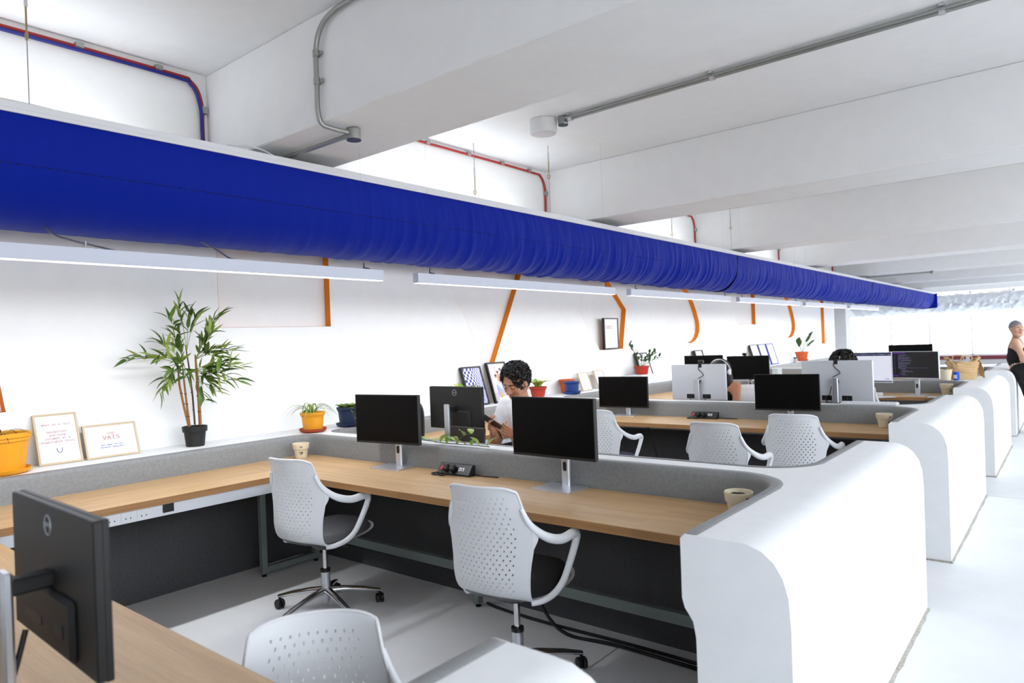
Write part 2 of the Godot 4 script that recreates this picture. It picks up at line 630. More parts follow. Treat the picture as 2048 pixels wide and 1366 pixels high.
# the left wall: a front skin with sunk shapes whose sides are painted orange
func left_wall() -> void:
	var x0 := WALLX
	var dep := 0.075
	var st := S()
	box(st, Vector3(x0 - dep - 0.1, CEIL / 2, -7.3), Vector3(0.2, CEIL, 24.8))
	var wall := struct("wall_left", st, M.wall)
	# shapes as (z, y), running round
	var shapes := [
		[[0.4, 2.35], [-1.10, 2.35], [-1.262, 1.232], [-0.6, 1.225], [0.4, 1.225]],
		[[-2.603, 2.42], [-3.603, 2.42], [-3.603, 1.732], [-2.603, 1.727]],
		[[-4.93, 2.42], [-6.32, 2.42], [-5.69, 1.24], [-5.63, 1.24]],
		[[-7.55, 2.42], [-8.10, 2.42], [-8.645, 1.948], [-8.517, 1.393], [-7.9, 1.391], [-7.45, 1.9]],
		arc_shape(0.0),
		[[-12.81, 2.42], [-13.77, 2.42], [-13.77, 1.72], [-12.81, 1.725]],
		arc_shape(-5.17),
		[[-17.7, 2.42], [-18.64, 2.42], [-18.64, 1.222], [-17.7, 1.222]],
	]
	st = S()
	var zprev := 5.0
	var xf := Transform3D(Basis(Vector3(0, 0, 1), Vector3(0, 1, 0), Vector3(-1, 0, 0)), Vector3(x0, 0, 0))   # (u = z, v = y, h = depth)
	for s in shapes:
		var zmax := -99.0
		var zmin := 99.0
		for p in s:
			zmax = maxf(zmax, p[0]); zmin = minf(zmin, p[0])
		prism(st, PackedVector2Array([Vector2(zmax, 0), Vector2(zprev, 0), Vector2(zprev, CEIL), Vector2(zmax, CEIL)]), 0, dep, xf)
		# walk from the leftmost to the rightmost corner over the top and under the bottom
		var n: int = s.size()
		var il := 0
		var ir := 0
		for i in n:
			if s[i][0] > s[il][0] or (s[i][0] == s[il][0] and s[i][1] > s[il][1]): il = i
			if s[i][0] < s[ir][0] or (s[i][0] == s[ir][0] and s[i][1] > s[ir][1]): ir = i
		var up := []
		var i := il
		var jl := 0
		var jr := 0
		for q in n:
			if s[q][0] > s[jl][0] or (s[q][0] == s[jl][0] and s[q][1] < s[jl][1]): jl = q
			if s[q][0] < s[jr][0] or (s[q][0] == s[jr][0] and s[q][1] < s[jr][1]): jr = q
		while true:
			up.append(Vector2(s[i][0], s[i][1]))
			if i == ir: break
			i = (i + 1) % n
		var dn := []
		i = jr
		while true:
			dn.append(Vector2(s[i][0], s[i][1]))
			if i == jl: break
			i = (i + 1) % n
		var pu := PackedVector2Array(up)
		pu.append(Vector2(zmin, CEIL)); pu.append(Vector2(zmax, CEIL))
		var pd := PackedVector2Array(dn)
		pd.append(Vector2(zmax, 0)); pd.append(Vector2(zmin, 0))
		prism(st, pu, 0, dep, xf)
		prism(st, pd, 0, dep, xf)
		zprev = zmin
		for k in n:
			var a: Array = s[k]
			var b: Array = s[(k + 1) % n]
			var cz := (zmax + zmin) / 2
			var mid := Vector3(0, (a[1] + b[1]) / 2, (a[0] + b[0]) / 2)
			var inw := Vector3(0, 1.85 - mid.y, cz - mid.z)
			var e := inw.normalized() * 0.0015
			var r := S()
			poly(r, [Vector3(x0, a[1], a[0]) + e, Vector3(x0, b[1], b[0]) + e, Vector3(x0 - dep, b[1], b[0]) + e, Vector3(x0 - dep, a[1], a[0]) + e], inw)
			obj("reveal", r, M.orange, wall)
	prism(st, PackedVector2Array([Vector2(-19.6, 0), Vector2(zprev, 0), Vector2(zprev, CEIL), Vector2(-19.6, CEIL)]), 0, dep, xf)
	obj("front_skin", st, M.wall, wall)

func arc_shape(dz: float) -> Array:
	var o := [[-9.9 + dz, 2.42], [-10.45 + dz, 2.42]]
	for q in [[-10.72, 2.27], [-10.885, 2.114], [-11.01, 1.94], [-11.085, 1.80], [-11.105, 1.70], [-11.085, 1.60], [-11.02, 1.52], [-10.91, 1.455], [-10.762, 1.42]]: o.append([q[0] + dz, q[1]])
	o.append([-9.9 + dz, 1.42])
	return o

# ---------------------------------------------------------------- overhead
func ceiling_works() -> void:
	# galvanised conduit down beam one with a round box, and a run along the ceiling
	var zf := -2.57
	var t := thing("conduit", "galvanised conduit bent down the nearest beam face to a round box", "conduit", Vector3(0, 0, 0))
	var st := S()
	tube(st, curve([Vector3(-2.2, 3.555, zf + .03), Vector3(-3.15, 3.55, zf + .03), Vector3(-3.36, 3.535, zf + .03), Vector3(-3.48, 3.48, zf + .03), Vector3(-3.535, 3.36, zf + .03), Vector3(-3.538, 3.12, zf + .03), Vector3(-3.538, 2.99, zf + .03), Vector3(-3.535, 2.915, zf + .005), Vector3(-3.52, 2.897, zf - .06), Vector3(-3.512, 2.895, zf - .17)], 8), 0.0155, 12)
	obj("pipe", st, M.galv, t)
	st = S()
	lathe(st, [Vector2(0, -0.035), Vector2(0.042, -0.035), Vector2(0.045, -0.028), Vector2(0.045, 0.03), Vector2(0, 0.03)], 28, Transform3D(Basis(), Vector3(-3.512, 2.893, zf - .215)))
	var bx := obj("junction_box", st, M.galv, t)
	st = S()
	lathe(st, [Vector2(0, -0.006), Vector2(0.046, -0.006), Vector2(0.046, 0.0)], 28, Transform3D(Basis(), Vector3(-3.512, 2.858, zf - .215)))
	obj("lid", st, M.galv_dark, bx)
	st = S()
	tube(st, [Vector3(-3.55, 2.895, zf - .215), Vector3(-4.60, 2.90, zf - .215)], 0.0155, 10)
	obj("pipe", st, M.galv, t)
	for p in [Vector3(-3.538, 3.34, zf + .028), Vector3(-3.538, 3.17, zf + .028)]:
		st = S()
		tube(st, [p + Vector3(0, -.02, 0), p + Vector3(0, .02, 0)], 0.021, 12)
		box(st, p + Vector3(.03, .0, -0.012), Vector3(.03, .025, .02), .004)
		obj("clamp", st, M.galv, t)
	t = thing("conduit", "galvanised conduit running along the ceiling away from the round ceiling lamp", "conduit")
	st = S()
	tube(st, [Vector3(-3.55, 3.565, -5.27), Vector3(3.9, 3.565, -5.27)], 0.017, 12)
	tube(st, [Vector3(-3.55, 3.567, -5.225), Vector3(3.9, 3.567, -5.225)], 0.012, 8)
	obj("pipe", st, M.galv, t)
	st = S()
	lathe(st, [Vector2(0, -0.04), Vector2(0.044, -0.04), Vector2(0.047, -0.03), Vector2(0.047, 0.03), Vector2(0, 0.03)], 26, Transform3D(Basis(), Vector3(-3.60, 3.565, -5.27)))
	bx = obj("junction_box", st, M.galv, t)
	st = S()
	lathe(st, [Vector2(0, -0.006), Vector2(0.046, -0.006), Vector2(0.046, 0.0)], 26, Transform3D(Basis(), Vector3(-3.60, 3.525, -5.27)))
	obj("lid", st, M.galv_dark, bx)
	for x in [-3.50, -2.15, -0.6]:
		st = S()
		tube(st, [Vector3(x - .018, 3.565, -5.25), Vector3(x + .018, 3.565, -5.25)], 0.032, 12)
		box(st, Vector3(x, 3.59, -5.25), Vector3(.03, .02, .10), .003)
		obj("clamp", st, M.alu, t)
	t = thing("ceiling_lamp", "round white ceiling lamp, switched off, beside a conduit box", "lamp", Vector3(-3.79, CEIL, -5.22))
	st = S()
	lathe(st, [Vector2(0.0, -0.125), Vector2(0.108, -0.125), Vector2(0.112, -0.13), Vector2(0.122, -0.130), Vector2(0.128, -0.122), Vector2(0.128, -0.004), Vector2(0.12, 0.0)], 48)
	obj("housing", st, M.white_plastic, t)
	st = S()
	lathe(st, [Vector2(0.0, -0.128), Vector2(0.107, -0.128), Vector2(0.107, -0.124)], 48)
	obj("diffuser", st, mat(Color(0.80, 0.79, 0.80), 0.5), t)
	t = thing("conduit", "short far galvanised conduit under a distant beam near the end of the blue fabric", "conduit")
	st = S()
	tube(st, [Vector3(-4.2, 2.9, -19.9), Vector3(-2.75, 2.9, -19.9)], 0.02, 8)
	lathe(st, [Vector2(0, -0.04), Vector2(0.05, -0.04), Vector2(0.05, 0.03), Vector2(0, 0.03)], 16, Transform3D(Basis(), Vector3(-2.7, 2.9, -19.9)))
	obj("pipe", st, M.galv, t)
	# red alarm pipes along the top of the wall, dropping beside each beam
	var names := ["red cable along the wall top above the nearest duct cloth, with a blue cable", "red cable clipped along the wall top behind the round ceiling lamp", "red cable bend seen above the duct past the second beam", "short red cable drop past the third beam", "short red cable drop past the fourth beam"]
	for i in 5:
		var zb := 1.68 - 4.25 * (i + 1)          # near face of the next beam
		t = thing("alarm_cable", names[i], "cable")
		st = S()
		var y := CEIL - 0.05
		var x := WALLX + 0.02
		tube(st, curve([Vector3(x, y, zb + 3.3), Vector3(x, y, zb + 1.5), Vector3(x, y - .005, zb + .30), Vector3(x, y - .03, zb + .12), Vector3(x, y - .16, zb + .05), Vector3(x, y - .4, zb + .045), Vector3(x, 2.5, zb + .045)], 8), 0.013, 8)
		obj("red_cable", st, M.red_pipe, t)
		if i == 0:
			st = S()
			tube(st, curve([Vector3(x + .02, y - .022, zb + 3.3), Vector3(x + .022, y - .028, zb + 1.5), Vector3(x + .02, y - .03, zb + .30), Vector3(x + .02, y - .06, zb + .13), Vector3(x + .02, y - .19, zb + .07), Vector3(x + .02, y - .4, zb + .06), Vector3(x + .02, 2.5, zb + .06)], 8), 0.013, 8)
			obj("blue_cable", st, M.blue_pipe, t)
		for dz in [2.7, 2.0, 1.4, .85, .35]:
			st = S()
			box(st, Vector3(x + .003, y + .008, zb + dz), Vector3(.04, .035, .05), .004)
			obj("clip", st, M.galv, t)
		st = S()
		box(st, Vector3(x + .003, y - .22, zb + .035), Vector3(.04, .05, .05), .004)
		obj("clip", st, M.galv, t)
	# hanging wires with turnbuckles for the panel
	var spots := [[-4.3, -1.25, "thin wire hanging the near end of the white panel"], [-4.25, -5.92, "wire with a hook in front of the second beam, near the ceiling lamp"], [-4.72, -5.27, "wire with a hook by the wall, left of the ceiling lamp"], [-4.3, -11.0, "wire with a hook past the second beam, over the fabric seam"], [-4.72, -9.73, "wire with a hook by the red cable bend"]]
	for q in spots:
		var x: float = q[0]
		var z: float = q[1]
		t = thing("hanging_wire", q[2], "wire", Vector3(x, 0, z))
		st = S()
		var hk := 3.52 if x > -4.5 else 3.34
		tube(st, [Vector3(0, CEIL, 0), Vector3(0, hk, 0)], 0.003, 6)
		obj("wire", st, M.wire, t)
		st = S()
		tube(st, [Vector3(0, hk - .26, 0), Vector3(0, 2.86, 0)], 0.0025, 6)
		obj("wire", st, M.wire, t)
		st = S()
		tube(st, [Vector3(0, hk, 0), Vector3(0, hk - .09, 0)], 0.010, 8)
		obj("turnbuckle", st, M.alu, t)
		st = S()
		tube(st, curve([Vector3(0, hk - .09, 0), Vector3(0, hk - .22, 0), Vector3(0.015, hk - .245, 0), Vector3(0.0, hk - .27, 0), Vector3(-.018, hk - .25, 0), Vector3(-.014, hk - .225, 0)], 4), 0.005, 6)
		obj("hook", st, M.brass, t)

func duct_path(s: float) -> Vector2:
	# cross-section of the cloth, s from the right rail down and round to the left rail
	var pts := [Vector2(-4.15, 2.80), Vector2(-4.152, 2.70), Vector2(-4.165, 2.58), Vector2(-4.205, 2.46), Vector2(-4.28, 2.35), Vector2(-4.39, 2.275), Vector2(-4.51, 2.255), Vector2(-4.62, 2.275), Vector2(-4.73, 2.36), Vector2(-4.80, 2.50), Vector2(-4.83, 2.65), Vector2(-4.84, 2.80)]
	var t := clampf(s, 0, 1) * (pts.size() - 1)
	var i := mini(int(t), pts.size() - 2)
	return pts[i].cubic_interpolate(pts[i + 1], pts[maxi(i - 1, 0)], pts[mini(i + 2, pts.size() - 1)], t - i)

func duct() -> void:
	var z0 := 4.9
	var z1 := -30.8
	var t := thing("hanging_shelf", "long white hanging shelf board above the blue fabric", "shelf")
	var st := S()
	box(st, Vector3(-4.495, 2.838, (z0 + z1) / 2), Vector3(0.70, 0.036, z0 - z1), 0.002)
	obj("board", st, M.white_metal, t)
	st = S()
	box(st, Vector3(-4.142, 2.808, (z0 + z1) / 2), Vector3(0.012, 0.022, z0 - z1), 0.002)
	box(st, Vector3(-4.848, 2.808, (z0 + z1) / 2), Vector3(0.012, 0.022, z0 - z1), 0.002)
	obj("edge_rail", st, M.white_metal, t)
	var ends := [4.85, -10.87, -20.35, -30.7]
	var nm := ["nearest length of blue fabric slung under the white panel", "middle length of blue fabric, between its two seams", "farthest length of blue fabric, ending before the far windows"]
	var nz := FastNoiseLite.new()
	nz.seed = 8; nz.frequency = 1.0; nz.fractal_octaves = 3
	nz.noise_type = FastNoiseLite.TYPE_SIMPLEX_SMOOTH
	var nf := FastNoiseLite.new()
	nf.seed = 18; nf.frequency = 1.0; nf.fractal_octaves = 2
	for i in 3:
		t = thing("duct_cloth", nm[i], "fabric", Vector3.ZERO, 0.0, "blue fabric lengths under the panel")
		var za: float = ends[i]
		var zb: float = ends[i + 1] + (0.02 if i < 2 else 0.0)
		var f := func(u: float, v: float) -> Vector3:
			var z := lerpf(za, zb, u)
			var p := duct_path(v)
			var d := (duct_path(v + 0.01) - duct_path(v - 0.01)).normalized()
			var n := Vector2(d.y, -d.x) * -1.0
			var low := sin(PI * clampf(v * 1.05, 0, 1))
			var k := clampf((-z - 2.0) / 4.0, 0.12, 1.0)
			var zz := z + 0.16 * sin(PI * v) * (0.5 + 0.5 * k)
			var a := 1.0 - absf(nz.get_noise_2d(zz * 2.6, v * 0.8))
			var e := nf.get_noise_2d(zz * 9.0, v * 1.3 + 7)
			var w := (pow(a, 3.0) - 0.5) * 0.026 + e * 0.010
			if u < 0.012: w += (0.012 - u) * 1.2 * (1.0 if i > 0 else 0.0)
			p += n * w * k * (0.25 + 0.75 * low)
			return Vector3(p.x, p.y, z)
		st = S()
		sheet(st, int((za - zb) * 62), 34, f)
		obj("cloth", st, M.fabric, t)
		# stitched seam, a low row of stitches along the length
		st = S()
		var z := minf(za, 0.5)
		while z > maxf(zb, -9.0):
			var p := duct_path(0.21)
			box(st, Vector3(p.x + 0.0045, p.y, z), Vector3(0.003, 0.004, 0.018))
			z -= 0.036
		if i == 0:
			var se := obj("stitching", st, M.stitch, t)
			se.set_meta("kind", "stuff")
		if i == 2:
			st = S()
			var pg := PackedVector2Array()
			for k in 13: pg.append(duct_path(k / 12.0 * 0.62))
			pg.append(Vector2(-4.6, 2.24)); pg.append(Vector2(-4.06, 2.27)); pg.append(Vector2(-4.05, 2.82))
			prism(st, pg, zb - 0.03, zb)
			obj("end_flap", st, M.fabric, t)
	# uplighter strips and loose cables lying on the panel
	for i in 4:
		var z := 1.0 - i * 4.25
		t = thing("led_strip", ["slim uplighter strip on the panel, before the first beam", "slim uplighter strip on the panel between first and second beam", "slim uplighter strip on the panel between second and third beam", "slim uplighter strip on the panel past the third beam"][i], "light strip", Vector3(-4.66, 2.856, z - 1.80))
		st = S()
		box(st, Vector3(0, 0.012, 0), Vector3(0.05, 0.024, 2.6), 0.003)
		obj("profile", st, M.white_metal, t)
		st = S()
		box(st, Vector3(0, 0.025, 0), Vector3(0.036, 0.003, 2.56))
		obj("diffuser", st, M.led, t)
		var l := AreaLight3D.new()
		l.area_size = Vector2(0.04, 2.5)
		l.area_normalize_energy = true
		l.light_energy = 1.0
		l.light_color = Color(0.98, 0.99, 1.0)
		l.area_range = 12.0
		l.shadow_enabled = true
		l.position = Vector3(0, 0.032, 0)
		l.rotation_degrees = Vector3(90, 0, 0)
		l.name = "light"
		t.add_child(l)
	t = thing("cable_bundle", "loose white cables lying on the panel above the near blue fabric", "cable")
	st = S()
	tube(st, curve([Vector3(-4.35, 2.87, 0.5), Vector3(-4.4, 2.93, -.9), Vector3(-4.38, 2.93, -1.3), Vector3(-4.36, 2.90, -1.55), Vector3(-4.33, 2.865, -1.7)]), 0.006, 6)
	tube(st, curve([Vector3(-4.45, 2.87, -1.1), Vector3(-4.48, 2.95, -1.4), Vector3(-4.42, 2.93, -1.68), Vector3(-4.36, 2.865, -1.85)]), 0.006, 6)
	tube(st, curve([Vector3(-4.3, 2.862, -2.25), Vector3(-4.27, 2.90, -2.35), Vector3(-4.24, 2.91, -2.55), Vector3(-4.22, 2.865, -2.68)]), 0.006, 6)
	obj("cable", st, M.white_cable, t)

func lamps() -> void:
	var nm := ["white linear lamp hanging at the left, the nearest one", "second hanging linear lamp, above the seated woman in white", "third hanging linear lamp, past the framed print on the wall", "fourth hanging linear lamp along the row", "fifth hanging linear lamp along the row", "sixth hanging linear lamp, farthest in view"]
	for i in 6:
		var z0 := -0.36 - PER * i
		var t := thing("linear_lamp", nm[i], "lamp", Vector3(-3.79, 2.0, z0 - 1.42), 0.0, "row of hanging linear lamps")
		var st := S()
		box(st, Vector3(0, 0.0395, 0), Vector3(0.058, 0.073, 2.84), 0.002)
		obj("housing", st, M.lamp_alu, t)
		st = S()
		box(st, Vector3(0, 0.002, 0), Vector3(0.05, 0.004, 2.83))
		obj("diffuser", st, M.led, t)
		for s in [-1, 1]:
			st = S()
			tube(st, [Vector3(0, 0.075, s * 1.27), Vector3(0, 0.12, s * 1.27)], 0.005, 6)
			tube(st, [Vector3(0, 0.086, s * 1.27), Vector3(0, 0.080, s * 1.27 - .05)], 0.006, 6)
			obj("hook", st, M.galv_dark, t)
			st = S()
			tube(st, [Vector3(0, 0.12, s * 1.27), Vector3(0, 1.597, s * 1.27)], 0.0004, 4)
			obj("wire", st, M.galv_dark, t)
		if i == 0:
			for q in [[0.32, 0.44], [-0.32, -0.44]]:
				st = S()
				tube(st, curve([Vector3(0, 0.076, q[0]), Vector3(-0.10, 0.10, q[0] * 1.06), Vector3(-0.42, 0.19, q[1]), Vector3(-0.62, 0.27, q[1])]), 0.006, 6)
				obj("feed_cable", st, M.wire, t)
			st = S()
			tube(st, [Vector3(0, 0.075, 0.46), Vector3(0, 0.115, 0.46)], 0.005, 6)
			box(st, Vector3(0, 0.079, 0.46), Vector3(0.03, 0.006, 0.10), 0.002)
			obj("bracket", st, M.galv, t)
		var l := AreaLight3D.new()
		l.area_size = Vector2(0.05, 2.8)
		l.area_normalize_energy = true
		l.light_energy = 3.4
		l.light_color = Color(0.98, 0.99, 1.0)
		l.area_range = 20.0
		l.shadow_enabled = true
		l.position = Vector3(0, -0.004, 0)
		l.rotation_degrees = Vector3(-90, 0, 0)
		l.name = "light"
		t.add_child(l)

# ---------------------------------------------------------------- partitions and bays
func arm_profile(full: bool) -> PackedVector2Array:
	var o := PackedVector2Array()
	var r := [[-0.668, 0.0], [-0.664, 0.45], [-0.662, 0.66], [-0.666, 0.75], [-0.680, 0.805], [-0.705, 0.848], [-0.74, 0.877], [-0.785, 0.893], [-0.83, TOP]]
	for q in r: o.append(Vector2(q[0], q[1]))
	if full:
		for q in [[-0.945, TOP], [-0.985, TOP], [-0.999, TOP - .015], [-1.0, 0.69], [-0.992, 0.66], [-0.965, 0.62], [-0.957, 0.57], [-0.957, 0.0]]: o.append(Vector2(q[0], q[1]))
	else:
		o.append(Vector2(-0.95, TOP)); o.append(Vector2(-0.95, 0))
	return o

func partition(k: int) -> void:
	var c := zc(k)
	var words := ["nearest", "first full", "second", "third", "fourth", "fifth", "sixth", "seventh", "eighth"]
	var lab: String = ["low white partition with rounded edge at the bottom of the view, closest to the camera", "low white rounded partition with the ragged inner edge, behind the two near chairs", "low white rounded partition behind the two chairs in the second bay", "low white rounded partition carrying the paper bag and the cup", "low white rounded partition the standing woman leans on"][k] if k < 5 else "low white rounded partition far down the hall, %s in the row" % words[k]
	var t := thing("low_partition", lab, "partition", Vector3.ZERO, 0.0, "row of low white partitions")
	var st := S()
	var pr := arm_profile(false)
	# long outer wall along the aisle, rounded over
	var n := pr.size()
	st.set_smooth_group(4)
	for i in n - 2:
		var a := pr[i]
		var b := pr[i + 1]
		var za := c + 1.125
		var zb := c - 1.105
		tri_s(st, Vector3(a.x, a.y, za), Vector3(b.x, b.y, za), Vector3(b.x, b.y, zb), Vector2(), Vector2(), Vector2())
		tri_s(st, Vector3(a.x, a.y, za), Vector3(b.x, b.y, zb), Vector3(a.x, a.y, zb), Vector2(), Vector2(), Vector2())
	st.set_smooth_group(-1)
	poly(st, [Vector3(-.95, 0, c + 1.125), Vector3(-.95, 0, c - 1.105), Vector3(-.95, TOP, c - 1.105), Vector3(-.95, TOP, c + 1.125)], Vector3.LEFT)
	# stem reaching to the wall ledge
	box(st, Vector3(-2.768, TOP / 2, c), Vector3(3.64, TOP, 0.13))
	for sg in [1.0, -1.0]:
		var r := 0.27
		var pg := PackedVector2Array([Vector2(-0.95, c + sg * 0.065)])
		for i in 9:
			var a := PI / 2 * i / 8
			pg.append(Vector2(-0.95 - r + cos(a) * r, c + sg * (0.065 + r) - sg * sin(a) * r))
		prism(st, pg, 0.0, -TOP, Transform3D(Basis(Vector3(1, 0, 0), Vector3(0, 0, 1), Vector3(0, -1, 0)), Vector3.ZERO))
	obj("body", st, M.part, t)
	for q in [[c + 1.125, c + 1.131], [c - 1.111, c - 1.105]]:
		st = S()
		prism(st, arm_profile(true), q[0], q[1])
		obj("end_face", st, M.part, t)
	st = S()
	var jag := FastNoiseLite.new()
	jag.seed = k; jag.frequency = 6.0
	var L := 26
	for i in L:
		var z0 := lerpf(c + 1.14, c - 1.11, float(i) / L)
		var z1 := lerpf(c + 1.14, c - 1.11, float(i + 1) / L)
		var w0 := 0.013 + 0.010 * jag.get_noise_1d(z0)
		var w1 := 0.013 + 0.010 * jag.get_noise_1d(z1)
		poly(st, [Vector3(-0.668, 0.012, z0), Vector3(-0.668, 0.012, z1), Vector3(-0.668 + w1, 0.001, z1), Vector3(-0.668 + w0, 0.001, z0)], Vector3(1, 1, 0))
	box(st, Vector3(-0.81, 0.004, c + 1.138), Vector3(0.29, 0.008, 0.016))
	obj("floor_sealant", st, M.sealant, t)

# the inner face line of a bay, anticlockwise from the arm behind to the arm in front
func bay_path(b: int) -> Array:
	var z0 := zc(b) - 0.115
	var z1 := zc(b + 1) + 0.115
	var o := []
	o.append(Vector2(-1.0, zc(b) - 1.105))
	var corner := func(cx: float, cz: float, r: float, a0: float) -> void:
		for i in 11:
			var a := a0 + PI / 2 * i / 10
			o.append(Vector2(cx + cos(a) * r, cz + sin(a) * r))
	corner.call(-1.22, z0 - 0.22, 0.22, 0.0)
	corner.call(-4.415, z0 - 0.12, 0.12, PI / 2)
	if b == 4:
		o.append(Vector2(-4.535, -19.5))
		return o
	corner.call(-4.415, z1 + 0.12, 0.12, PI)
	corner.call(-1.22, z1 + 0.22, 0.22, PI * 1.5)
	o.append(Vector2(-1.0, zc(b + 1) + 1.125))
	return o

func bay(b: int) -> void:
	var path := bay_path(b)
	lining(b, path, [Vector2(0.042, 0.0), Vector2(0.042, 0.66), Vector2(0.052, 0.66), Vector2(0.052, 0.0)], M.grey_dark, 60, "dark charcoal backing under the desks of a bay")
	lining(b, path, [Vector2(0.05, 0.60), Vector2(0.03, 0.62), Vector2(0.004, 0.67), Vector2(0.0, 0.70), Vector2(0.0, 0.868), Vector2(0.003, 0.883), Vector2(0.009, 0.892), Vector2(0.018, TOP + .0015), Vector2(0.056, TOP + .0015), Vector2(0.056, 0.6)], M.grey, 20, "grey plaster lining round the inside of a desk bay")
	ledge(b)

func lining(b: int, path: Array, prof: Array, m: Material, num: int, lab: String) -> void:
	var nz := FastNoiseLite.new()
	nz.seed = 30 + b; nz.frequency = 3.0
	var st := S()
	st.set_smooth_group(1)
	var n := path.size()
	# walk the path in short steps so that the hand-laid plaster can waver
	var fine := []
	for i in n - 1:
		var a: Vector2 = path[i]
		var c: Vector2 = path[i + 1]
		var parts := maxi(1, int(a.distance_to(c) / 0.10))
		for j in parts: fine.append(a.lerp(c, float(j) / parts))
	fine.append(path[n - 1])
	var rings := []
	for i in fine.size():
		var d: Vector2 = (fine[mini(i + 1, fine.size() - 1)] - fine[maxi(i - 1, 0)]).normalized()
		var out := Vector2(d.y, -d.x)
		var ring := PackedVector3Array()
		for q in prof:
			var w: float = q.x + (nz.get_noise_2d(i * 0.35, q.y * 2.0) * 0.006 if q.x < 0.04 else nz.get_noise_1d(i * 0.5 + 40) * 0.004)
			if i == 0 or i == fine.size() - 1: w = q.x
			var p: Vector2 = fine[i] + out * w
			ring.append(Vector3(p.x, q.y, p.y))
		rings.append(ring)
	for i in fine.size() - 1:
		for j in prof.size() - 1:
			tri_s(st, rings[i][j], rings[i + 1][j + 1], rings[i + 1][j], Vector2(), Vector2(), Vector2())
			tri_s(st, rings[i][j], rings[i][j + 1], rings[i + 1][j + 1], Vector2(), Vector2(), Vector2())
	st.set_smooth_group(-1)
	struct("trim_%d" % (b + num), st, m).set_meta("label", lab)

# wall ledge of a bay, with the corner fillets
func ledge(b: int) -> void:
	var st := S()
	var za := zc(b)
	var zb := zc(b + 1) if b < 4 else -19.5
	box(st, Vector3((-4.585 + WALLX) / 2, TOP / 2, (za + zb) / 2), Vector3(-4.585 - WALLX, TOP, za - zb))
	for q in ([[za - 0.065, -1.0], [zb + 0.065, 1.0]] if b < 4 else [[za - 0.065, -1.0]]):
		var r := 0.17
		var pg := PackedVector2Array([Vector2(-4.585, q[0])])
		for i in 9:
			var a := PI / 2 * i / 8
			pg.append(Vector2(-4.585 + r - cos(a) * r, q[0] + q[1] * (r - sin(a) * r)))
		prism(st, pg, 0.0, -TOP, Transform3D(Basis(Vector3(1, 0, 0), Vector3(0, 0, 1), Vector3(0, -1, 0)), Vector3.ZERO))
	struct("trim_%d" % (b + 40), st, M.part).set_meta("label", "white wall ledge beside a desk bay")
	desks(b)

